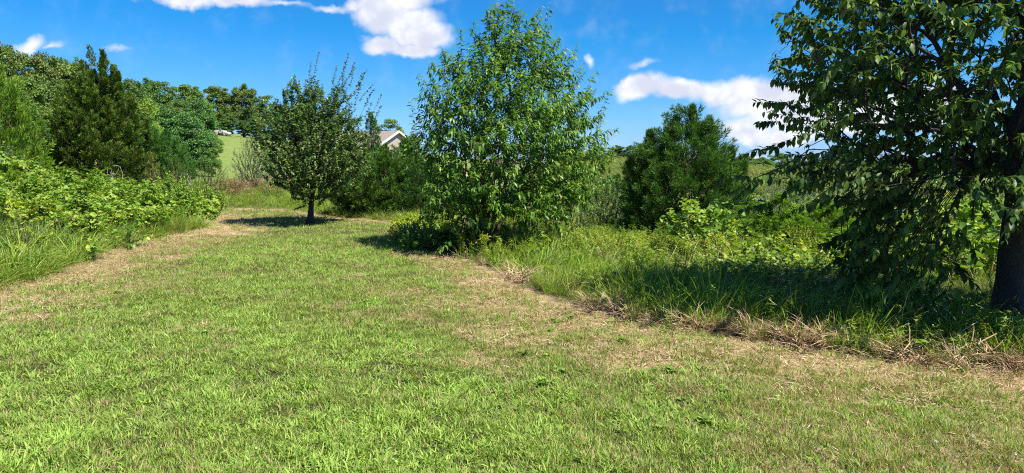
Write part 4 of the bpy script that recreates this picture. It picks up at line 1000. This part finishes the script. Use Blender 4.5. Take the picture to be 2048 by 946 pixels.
# hedgerow on the corn field's skyline
for k, (px, yt, w, v, c) in enumerate(((1150, 290, 60, 0, (.9, 1, .9)), (1196, 288, 46, 4, (.9, 1.0, .85)), (1232, 284, 42, 2, (.75, .85, .8)), (1262, 286, 40, 4, (.7, .85, .85)), (1290, 280, 44, 0, (1.1, 1.1, .9)), (1330, 284, 60, 1, (.9, 1, .9)))):
    lab = ('hedgerow tree glimpsed through the right side of the middle tree', 'pale hedgerow tree first right of the middle tree', 'dark round hedgerow tree standing on the corn field horizon', 'dark hedgerow tree right of the roundest one on the corn horizon',
           'lighter hedgerow tree touching the left edge of the broad cedar', 'hedgerow tree hidden behind the broad cedar')[k]
    broad_at('hedgerow_tree', px, 126, yt, v, w, lab, c, k * 1.7, 'hedgerow trees above the corn field', .3)
for k, (px, d, yt, w, v, c) in enumerate(((1490, 150, 304, 60, 4, (.9, 1.1, .95)), (1522, 150, 310, 54, 4, (.85, 1.1, 1.0)), (1560, 156, 302, 66, 4, (.85, 1.1, 1.05)), (1610, 150, 315, 70, 0, (.9, 1.1, 1.0)), (1675, 156, 305, 80, 2, (.9, 1.1, 1.)), (1750, 150, 312, 80, 0, (.9, 1.05, .95)), (1835, 150, 306, 90, 1, (.9, 1.05, .95)), (1930, 150, 310, 100, 2, (.9, 1.05, .95)), (2020, 150, 306, 90, 0, (.9, 1.05, .95)), (1450, 152, 310, 60, 4, (.9, 1.1, .95)))):
    lab = ('distant tree just right of the broad cedar on the horizon', 'second distant tree right of the broad cedar', 'distant tree at the outer leaves of the right tree', 'distant tree seen through the outer branches of the right tree',
           'distant tree behind the low left limb of the right tree', 'distant tree behind the middle of the right tree crown', 'distant tree behind the inner crown of the right tree', 'distant tree just left of the thick trunk', 'distant tree behind the thick trunk', 'distant tree hidden behind the right slope of the broad cedar')[k]
    broad_at('horizon_tree', px, d, yt, v, w, lab, c, k * 2.1, 'distant trees on the right horizon', .3)

# ---- shrubs built like small trees without much trunk
def shrub_meshes(seed, h, rad, n, per, L, W, mat, tpl='oval', droop=.2, slen=.3, curv=.25, tlo=.1, thi=.9, up=.5):
    r = R(seed)
    prof = [(.06 * h, .7 * rad), (.3 * h, rad), (.6 * h, .95 * rad), (.85 * h, .6 * rad), (h, .15 * rad)]
    T = crown_points(r, prof, (0, 0), n, .09, .42, .2)
    stems = [np.array([r.normal(0, .06), r.normal(0, .06), -.04]) + np.linspace(0, 1, 6)[:, None] * np.array([r.normal(0, .4) * rad, r.normal(0, .4) * rad, .7 * h]) for _ in range(4)]
    sm, bb, td = wood(stems, [(.018, .006)] * 4, T, .004, .45, 4)
    out = nrm(T - np.array([0, 0, .2 * h])) * .7 + np.array([0, 0, up]) + .4 * rdir(r, len(T))
    A, w = shoot_leaves(r, T, out, per, slen, L, W, droop, tlo, thi, curv)
    bag_join(bb, w)
    for p, q in sm: bb.add(*tube(p, q, 5))
    b = Bag(); b.add(*leaves(tpl, *A[:6], A[6], .12), 0)
    return bb.mesh('stems', [M['bark2']]), b.mesh('foliage', [M[mat]])

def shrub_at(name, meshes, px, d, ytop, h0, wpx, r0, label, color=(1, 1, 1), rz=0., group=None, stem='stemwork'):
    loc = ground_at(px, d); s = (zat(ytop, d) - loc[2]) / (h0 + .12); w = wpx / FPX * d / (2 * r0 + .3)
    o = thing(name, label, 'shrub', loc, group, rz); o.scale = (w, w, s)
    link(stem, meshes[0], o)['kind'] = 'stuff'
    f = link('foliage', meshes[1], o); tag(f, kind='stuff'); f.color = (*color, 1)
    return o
SH_BR = shrub_meshes(501, .9, .9, 230, 24, .085, .062, 'bramble', slen=.22)
SH_BR2 = shrub_meshes(502, .8, .8, 210, 24, .085, .062, 'bramble', slen=.22)
SH_SIL = shrub_meshes(503, 1.8, 1.1, 300, 34, .075, .032, 'silver', 'leaf', .1, .34)
SH_GRN = shrub_meshes(504, 1.6, 1.1, 260, 28, .075, .04, 'weed', 'leaf', .1, .32)
SH_DRK = shrub_meshes(505, 1.6, 1.1, 260, 28, .08, .045, 'pear', 'leaf', .15, .32)
SH_RED = shrub_meshes(506, .8, .5, 60, 10, .09, .05, 'red', 'leaf', .3, .25)
SH_OLV = shrub_meshes(507, 2.0, 1.2, 280, 30, .075, .03, 'feather', 'leaf', .1, .36)
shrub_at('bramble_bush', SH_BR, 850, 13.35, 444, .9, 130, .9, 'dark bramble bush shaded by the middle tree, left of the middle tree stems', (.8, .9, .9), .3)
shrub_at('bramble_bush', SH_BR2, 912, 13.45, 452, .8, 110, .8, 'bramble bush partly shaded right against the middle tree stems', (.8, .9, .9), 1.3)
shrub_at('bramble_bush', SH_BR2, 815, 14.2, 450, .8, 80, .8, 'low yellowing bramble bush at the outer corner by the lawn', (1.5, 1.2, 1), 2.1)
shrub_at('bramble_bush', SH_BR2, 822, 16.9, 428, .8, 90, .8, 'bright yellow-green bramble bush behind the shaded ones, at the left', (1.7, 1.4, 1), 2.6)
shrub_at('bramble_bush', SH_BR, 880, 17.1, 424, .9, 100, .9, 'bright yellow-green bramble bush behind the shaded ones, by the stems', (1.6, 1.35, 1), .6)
shrub_at('bramble_bush', SH_BR, 410, 21.0, 372, .9, 80, .9, 'bramble bush at the tip of the left bank beside the path', (1., 1.0, 1), 2.1)
shrub_at('bramble_bush', SH_BR2, 345, 19.0, 352, .8, 100, .8, 'bramble bush on the crest of the left bank before the meadow shrub', (1., 1.05, 1), 3.1)
shrub_at('silvery_shrub', SH_SIL, 512, 31, 272, 1.8, 90, 1.1, 'silvery green shrub at the corner of the hill field beside the small lawn tree', (1, 1, 1), .4)
shrub_at('silvery_shrub', SH_SIL, 1541, 22, 378, 1.8, 62, 1.1, 'pale silver shrub between the broad cedar and the right tree', (1.15, 1.1, 1.1), 1.4)
shrub_at('silvery_shrub', SH_SIL, 1600, 26, 352, 1.8, 90, 1.1, 'silvery shrub farther back beneath the outer right branches', (1, 1.1, 1), 2.4)
shrub_at('meadow_shrub', SH_OLV, 418, 27, 318, 2.0, 86, 1.2, 'rounded olive shrub on the meadow side of the left bank', (.8, .85, .9), .2)
shrub_at('meadow_shrub', SH_OLV, 352, 25, 318, 2.0, 90, 1.2, 'grey-green shrub behind the reddened leaves on the left bank', (.75, .8, .9), 1.2)
shrub_at('meadow_shrub', SH_GRN, 543, 28, 360, 1.6, 60, 1.1, 'bright green shrub in the meadow left of the small lawn tree', (.95, .95, .9), 3.2)
shrub_at('meadow_shrub', SH_DRK, 1215, 20, 362, 1.6, 120, 1.1, 'leafy green shrub between the middle tree and the broad cedar', (1.2, 1.2, 1), .9)
shrub_at('meadow_shrub', SH_DRK, 1140, 18, 392, 1.6, 110, 1.1, 'shrub in the shade behind the right half of the middle tree', (1.1, 1.1, .9), 1.9)
shrub_at('meadow_shrub', SH_GRN, 40, 19, 318, 1.6, 130, 1.1, 'tall bright leafy shrub at the back of the left bank', (.75, .9, .9), .9)
shrub_at('meadow_shrub', SH_DRK, 5, 22, 290, 1.6, 140, 1.1, 'dark shrub under the yellow-green cedar at the left border', (1, 1.1, .8), 2.9)
shrub_at('meadow_shrub', SH_GRN, 1605, 13.2, 452, 1.6, 90, 1.1, 'yellow flowering-height weeds bush under the outer limb of the right tree', (1.15, 1.05, .9), 2.2)
shrub_at('meadow_shrub', SH_OLV, 1480, 15.5, 445, 2.0, 90, 1.2, 'feathery bright shrub between the vine bush and the silver shrub', (1, 1, .9), 2.5)
shrub_at('meadow_shrub', SH_GRN, 1745, 14, 430, 1.6, 110, 1.1, 'sunlit shrub seen between hanging leaves of the right tree', (1., 1.05, .9), 4.2)
shrub_at('red_leaved_shrub', SH_RED, 308, 22, 306, .8, 36, .5, 'small shrub with reddened leaves standing up on the left bank', (1, 1, 1), .9)
shrub_at('red_leaved_shrub', SH_RED, 352, 22, 338, .8, 26, .5, 'low reddish sprig right of the taller reddened shrub', (1, .9, .8), 2.9)

for k, (px, d, yt, w, me, h0, r0, c, lab) in enumerate((
        (1570, 27, 338, 120, SH_DRK, 1.6, 1.1, (.95, 1.05, .9), 'green shrub behind the silver shrub, right of the broad cedar'),
        (1650, 30, 340, 150, SH_OLV, 2.0, 1.2, (.85, .9, .9), 'wide shrub behind the outer low branches of the right tree'),
        (1730, 25, 345, 140, SH_DRK, 1.6, 1.1, (1.1, 1.1, .9), 'shrub behind the hanging twig curtain of the right tree'),
        (1815, 28, 335, 160, SH_GRN, 1.6, 1.1, (.75, .85, .9), 'tall shrub seen through the middle of the right tree'),
        (1900, 24, 340, 150, SH_DRK, 1.6, 1.1, (1.2, 1.15, .9), 'shrub behind the sunlit vine, just left of the thick trunk'),
        (1985, 26, 330, 160, SH_OLV, 2.0, 1.2, (.9, .9, .9), 'shrub standing behind the thick trunk'),
        (2060, 22, 335, 150, SH_GRN, 1.6, 1.1, (.85, .9, .9), 'shrub at the right border behind the thick trunk'),
        (1850, 16, 425, 150, SH_GRN, 1.6, 1.1, (1.0, 1.05, .9), 'low sunlit shrub behind the broad-leaved vines under the right tree'),
        (1965, 15, 440, 120, SH_OLV, 2.0, 1.2, (1.2, 1.15, .9), 'low bright shrub touching the left side of the thick trunk'),
        (1690, 19, 410, 110, SH_OLV, 2.0, 1.2, (1.05, 1.05, .9), 'feathery shrub between the yellow-green evergreen and the twig curtain'),
        (2050, 17, 455, 120, SH_GRN, 1.6, 1.1, (1.0, 1.0, .9), 'low shrub at the right border beyond the trunk'))):
    shrub_at('thicket_shrub', me, px, d, yt, h0, w, r0, lab, c, k * 1.3, 'shrubs of the thicket behind the right tree')

def vine_bush(name, label, px, d, ytop, wpx, seed, color, n=70, parts=110, L=.13, W=.12):
    r = R(seed); loc = ground_at(px, d); h = zat(ytop, d) - loc[2]; rad = wpx / FPX * d / 2
    root = thing(name, label, 'vine', loc)
    prof = [(.05 * h, .8 * rad), (.4 * h, rad), (.75 * h, .85 * rad), (.95 * h, .45 * rad)]
    T = crown_points(r, prof, (0, 0), n, .1, .35, .22)
    stems = [np.array([r.normal(0, .05), r.normal(0, .05), -.04]) + np.linspace(0, 1, 6)[:, None] * np.array([r.normal(0, .5) * rad, r.normal(0, .5) * rad, .7 * h]) for _ in range(4)]
    sm, bb, td = wood(stems, [(.014, .005)] * 4, T, .003, .45, 4)
    A, w = shoot_leaves(r, T, nrm(T - np.array([0, 0, .3 * h])) + np.array([0, 0, .25]) + .5 * rdir(r, len(T)), 11, .34, L, W, .35, .1, .95, .15, .2)
    bag_join(bb, w)
    for p, q in sm: bb.add(*tube(p, q, 5))
    tag(link('stemwork', bb.mesh('stems', [M['bark2']]), root), kind='stuff')
    finish_tree(root, [], Bag(), M['bark2'], Bag(), M['vine'], parts, 'heart', A)
    for c in root.children: c.color = (*color, 1)
vine_bush('grape_vine', 'yellow-green broad-leaved vine heaped at the foot of the broad cedar', 1398, 13.6, 416, 125, 601, (1, 1, 1), 110, 130, .115, .105)
vine_bush('grape_vine', 'sunlit broad-leaved vine behind the thick trunk of the right tree', 1905, 10.6, 405, 190, 602, (1, 1, .95), 120, 100, .13, .12)
vine_bush('grape_vine', 'broad-leaved vine under the low limb of the right tree', 1820, 11.5, 470, 150, 603, (.95, 1, .9), 90, 60, .12, .11)
vine_bush('grape_vine', 'low bright vine spilling along the far side of the tree shade, left part', 1520, 12.4, 490, 150, 608, (1.1, 1.0, .9), 60, 40, .10, .09)
vine_bush('grape_vine', 'low bright vine spilling along the far side of the tree shade, right part', 1660, 12.2, 496, 150, 609, (1.15, 1.05, .9), 60, 40, .10, .09)
vine_bush('broad_leaved_weed', 'single broad-leaved weed at the lawn corner of the long right grass', 1062, 11.2, 496, 40, 604, (1.2, 1.1, 1), 9, 30, .11, .10)
vine_bush('broad_leaved_weed', 'broad-leaved weed hanging over the cut edge of the left bank', 262, 13.6, 458, 44, 605, (.9, 1, .9), 10, 40, .10, .09)
vine_bush('broad_leaved_weed', 'small broad-leaved weed at the foot of the left bank near the bare soil', 187, 11.8, 478, 26, 606, (1.1, 1.1, 1), 7, 30, .10, .09)
vine_bush('broad_leaved_weed', 'yellow-leaved weed in the grass at the far left of the bank', 60, 11.0, 408, 70, 607, (1.7, 1.3, .9), 9, 30, .09, .075)

# ---- dead twig brush on the bank
def twig_brush(px, d, ytop, wpx, seed, label):
    r = R(seed); loc = ground_at(px, d); h = zat(ytop, d) - loc[2]; rad = wpx / FPX * d / 2
    root = thing('dead_brush', label, 'dead shrub', loc)
    T = crown_points(r, [(.3 * h, .5 * rad), (.7 * h, rad), (h, .8 * rad)], (0, 0), 60, .06, .6, .2)
    stems = [np.array([0, 0, -.03]) + np.linspace(0, 1, 6)[:, None] * np.array([r.normal(0, .6) * rad, r.normal(0, .3) * rad, .7 * h]) for _ in range(5)]
    sm, bb, td = wood(stems, [(.018, .006)] * 5, T, .006, .4, 4)
    for p, q in sm:
        b = Bag(); b.add(*tube(p, q, 5)); link('stem', b.mesh('stem', [M['twig']]), root)
    tag(link('twigwork', bb.mesh('twigs', [M['twig']]), root), kind='stuff')
twig_brush(235, 22, 328, 46, 701, 'bare grey dead brush below the olive cedar')
twig_brush(375, 21, 345, 30, 702, 'small bare brush beside the reddened leaves')

# ---- tall seeding grasses that stand clear of the verge
def tall_grass(label, px, d, ytop, seed, lean, mat='long', nb=9, head=False, name='reed_grass'):
    r = R(seed); loc = ground_at(px, d); h = zat(ytop, d) - loc[2]
    root = thing(name, label, 'grass plant', loc, 'tall grass plants standing out of the verge')
    az = r.uniform(0, 2 * PI, nb)
    for k in range(nb):
        b = Bag(); q = r.uniform(.15, .8)
        P = np.array([[lean * h * q ** 1.5, 0, h * q]])
        D = np.array([[math.cos(az[k]) * .9 + lean * .5, math.sin(az[k]) * .6, .75]])
        b.add(*leaves('long', P, D, np.array([[-D[0, 0], -D[0, 1], 1.2]]), h * r.uniform(.45, .8), .014, r.uniform(.4, .9), .4, .06), 0)
        link('blade', b.mesh('blade', [M[mat]]), root)
    s = np.linspace(0, 1, 9)[:, None]
    pts = s * np.array([0, 0, h]) + s ** 2 * np.array([lean * h, 0, -.2 * abs(lean) * h]); b = Bag(); b.add(*tube(pts, np.linspace(.004, .0015, 9), 4), .8 if mat == 'straw' else .5)
    link('stalk', b.mesh('stalk', [M['straw' if head else mat]]), root)
    if head:
        n = 26; q = r.uniform(.72, 1, n); P = np.stack([np.interp(q, s[:, 0], pts[:, j]) for j in range(3)], -1)
        D = nrm(np.array([lean, 0, .6]) + .4 * rdir(r, n)); b = Bag(); b.add(*leaves('blade', P, D, rdir(r, n), .09, .006, r.uniform(.5, 1, n), .2, .05), 0)
        link('seed_head', b.mesh('seed_head', [M['straw']]), root)
tall_grass('arching reed plant with dry lower blades at the shade edge', 1462, 8.6, 578, 801, .25)
tall_grass('upright reed plant right of the arching one in the shade', 1524, 8.4, 565, 802, .05)
tall_grass('tan seed stalk leaning right over the verge', 1600, 7.6, 600, 803, 1.1, 'straw', 3, True, 'seed_grass')
tall_grass('long bleached stalk fallen toward the thick trunk', 1740, 6.6, 640, 804, 1.9, 'straw', 2, True, 'seed_grass')
tall_grass('bleached dead stalk slanting across the left bank grass', 40, 10.4, 420, 805, .75, 'straw', 3, False, 'seed_grass')

# ---- clover heads near the bottom right corner
def clover(px, py, label):
    d = EYE / math.tan(math.atan((py - 473) / FPX) + PITCH); loc = ground_at(px, d); r = R(int(px))
    root = thing('clover_flower', label, 'flower', loc, 'white clover heads in the lawn')
    b = Bag(); b.add(*tube(np.array([[0, 0, 0], [.003, 0, .03], [.005, .002, .06]]), np.array([.0015, .0013, .0012]), 4)); link('stalk', b.mesh('stalk', [M['crab']]), root)
    n = 40; v = rdir(r, n); b = Bag(); b.add(*leaves('blade', np.array([.005, .002, .064]) + v * .002, v + [0, 0, .3], rdir(r, n), .009, .004, r.random(n), .1, .05), 0)
    link('flower_head', b.mesh('flower_head', [M['white']]), root)
clover(1869, 903, 'white clover head, the left of a pair near the bottom right')
clover(1942, 899, 'white clover head, the right of a pair near the bottom right')
clover(2028, 929, 'white clover head nearest the bottom right corner')

# ---- stone pile on the hill field
def stone_pile():
    r = R(901); c = ground_at(446, 106)
    root = thing('stone_pile', 'low heap of pale stones beside the wood on the hill field', 'stone pile', c)
    ms = [plain_mat('pale_fieldstone', (.30, .28, .25), (.48, .45, .41), 3, .9, .4), plain_mat('grey_fieldstone', (.18, .17, .16), (.34, .32, .30), 3, .9, .4)]
    for k in range(34):
        n = 26; v = rdir(r, n); sz = np.array([r.uniform(.18, .5), r.uniform(.18, .4), r.uniform(.12, .3)])
        import bmesh
        bm = bmesh.new()
        for p in v * sz * r.uniform(.85, 1.1, (n, 1)): bm.verts.new(p)
        bmesh.ops.convex_hull(bm, input=bm.verts)
        me = bpy.data.meshes.new('stone'); bm.to_mesh(me); bm.free(); me.materials.append(ms[k % 2])
        o = link('stone', me, root); x = r.uniform(-1.4, 1.4); o.location = (x, r.uniform(-.5, .5), .08 + max(0, .55 - .25 * abs(x)) * r.random()); o.rotation_euler = r.uniform(0, 6, 3)
stone_pile()

# ---- house beyond the cedars
def boxm(x0, x1, y0, y1, z0, z1):
    V = np.array([(x, y, z) for z in (z0, z1) for y in (y0, y1) for x in (x0, x1)], float)
    F = np.array([[0, 2, 1], [1, 2, 3], [4, 5, 6], [5, 7, 6], [0, 1, 4], [1, 5, 4], [2, 6, 3], [3, 6, 7], [0, 4, 2], [2, 4, 6], [1, 3, 5], [3, 7, 5]])
    return V, F

def house():
    d = 90.0; apex = np.array([xat(798, d, 5), d, zat(261, d)])
    yaw = math.radians(-24)
    roof_m, N, out = new_mat('brown_shingles')
    tc = N.n('ShaderNodeTexCoord'); br = N.n('ShaderNodeTexBrick'); br.inputs['Scale'].default_value = 3.2
    br.inputs['Color1'].default_value = (.21, .18, .15, 1); br.inputs['Color2'].default_value = (.26, .225, .19, 1); br.inputs['Mortar'].default_value = (.16, .12, .10, 1)
    N.l(tc.outputs['Object'], br.inputs['Vector']); p = N.n('ShaderNodeBsdfPrincipled'); p.inputs['Roughness'].default_value = .9
    N.l(br.outputs[0], p.inputs['Base Color']); N.l(p.outputs[0], out.inputs[0])
    wall_m, N, out = new_mat('pinkish_brick')
    tc = N.n('ShaderNodeTexCoord'); br = N.n('ShaderNodeTexBrick'); br.inputs['Scale'].default_value = 4.5
    br.inputs['Color1'].default_value = (.33, .25, .22, 1); br.inputs['Color2'].default_value = (.37, .29, .26, 1); br.inputs['Mortar'].default_value = (.5, .46, .42, 1)
    N.l(tc.outputs['Object'], br.inputs['Vector']); p = N.n('ShaderNodeBsdfPrincipled'); p.inputs['Roughness'].default_value = .9
    N.l(br.outputs[0], p.inputs['Base Color']); N.l(p.outputs[0], out.inputs[0])
    white = plain_mat('white_trim', (.56, .56, .54), (.64, .64, .62), 4, .5, .02)
    glass = plain_mat('dark_window_glass', (.03, .04, .05), (.05, .06, .07), 2, .08, 0)
    Lh, Wh = 11.0, 4.2; rise = 1.75
    gz = float(H(apex[0], apex[1]))
    root = thing('house', 'low house with brown shingle roof and white gable trim beyond the cedars', 'house', (apex[0], apex[1], gz), None, yaw)
    top = apex[2] - gz; eave = top - rise
    # ridge along local -X from the gable at x=0
    b = Bag(); b.add(*boxm(-Lh, -.35, -Wh + .45, Wh - .45, -.6, eave), 0)
    V = np.array([(-.35, -Wh + .45, eave), (-.35, Wh - .45, eave), (-.35, 0, top - .14), (-Lh, -Wh + .45, eave), (-Lh, Wh - .45, eave), (-Lh, 0, top - .14)], float)
    b.add(V, np.array([[0, 1, 2], [3, 5, 4]])); link('wall', b.mesh('wall', [wall_m], False), root)
    for sgn in (-1, 1):
        b = Bag(); sl = np.array([0, sgn * Wh, -rise]); th = np.array([0, 0, -.12])
        q = [np.array([.0, 0, top]), np.array([-Lh - .4, 0, top]), np.array([-Lh - .4, 0, top]) + sl * 1.08, np.array([0., 0, top]) + sl * 1.08]
        V = np.array(q + [k + th for k in q]); b.add(V, np.array([[0, 1, 2], [0, 2, 3], [4, 6, 5], [4, 7, 6], [0, 4, 1], [1, 4, 5], [1, 5, 2], [2, 5, 6], [2, 6, 3], [3, 6, 7], [3, 7, 0], [0, 7, 4]]))
        link('roof_slope', b.mesh('roof_slope', [roof_m], False), root)
        b = Bag(); q0 = np.array([.003, 0, top + .02]); q1 = np.array([.003, 0, top + .02]) + sl * 1.09
        V = np.array([q0, q1, q1 + [0, 0, -.28], q0 + [0, 0, -.28], q0 + [.06, 0, 0], q1 + [.06, 0, 0], q1 + [.06, 0, -.28], q0 + [.06, 0, -.28]])
        b.add(V, np.array([[0, 1, 2], [0, 2, 3], [4, 6, 5], [4, 7, 6], [0, 4, 1], [1, 4, 5], [1, 5, 2], [2, 5, 6], [2, 6, 3], [3, 6, 7], [3, 7, 0], [0, 7, 4]]))
        link('gable_trim', b.mesh('gable_trim', [white], False), root)
    for (wx, wy, wz, ax) in ((-.35, -1.6, 1.0, 'x'), (-.35, 1.5, 1.0, 'x'), (-3.2, -Wh + .45, 1.0, 'y'), (-7.4, -Wh + .45, 1.0, 'y')):
        b = Bag()
        b.add(*(boxm(wx + .003, wx + .06, wy - .55, wy + .55, wz, wz + 1.4) if ax == 'x' else boxm(wx - .55, wx + .55, wy - .06, wy - .003, wz, wz + 1.4)))
        f = link('window', b.mesh('window', [white], False), root)
        b = Bag(); b.add(*(boxm(wx + .061, wx + .07, wy - .46, wy + .46, wz + .09, wz + 1.31) if ax == 'x' else boxm(wx - .46, wx + .46, wy - .07, wy - .061, wz + .09, wz + 1.31)))
        link('pane', b.mesh('pane', [glass], False), f)
house()

# ---- corn on the rise
def corn():
    r = R(950)
    src = source_set('corn_stalks', [sprig(r, 3, 1.9, .15, .55, .06, 9, 'corn', 'leaf', False, .05, .1, .95, curv=.5) for _ in range(4)])
    x, y = sample(r, 15000, 2, 44, 62, 122, lambda x, y: .8 + 0 * x)
    n = len(x)
    scatter('corn_field', 'pale green standing corn on the rise right of the middle tree', src, np.stack([x, y, H(x, y) - .9], -1), r.uniform(.8, 1.1, n), rots(r, n, .05), r.normal(0, .15, n), 4, r)
corn()
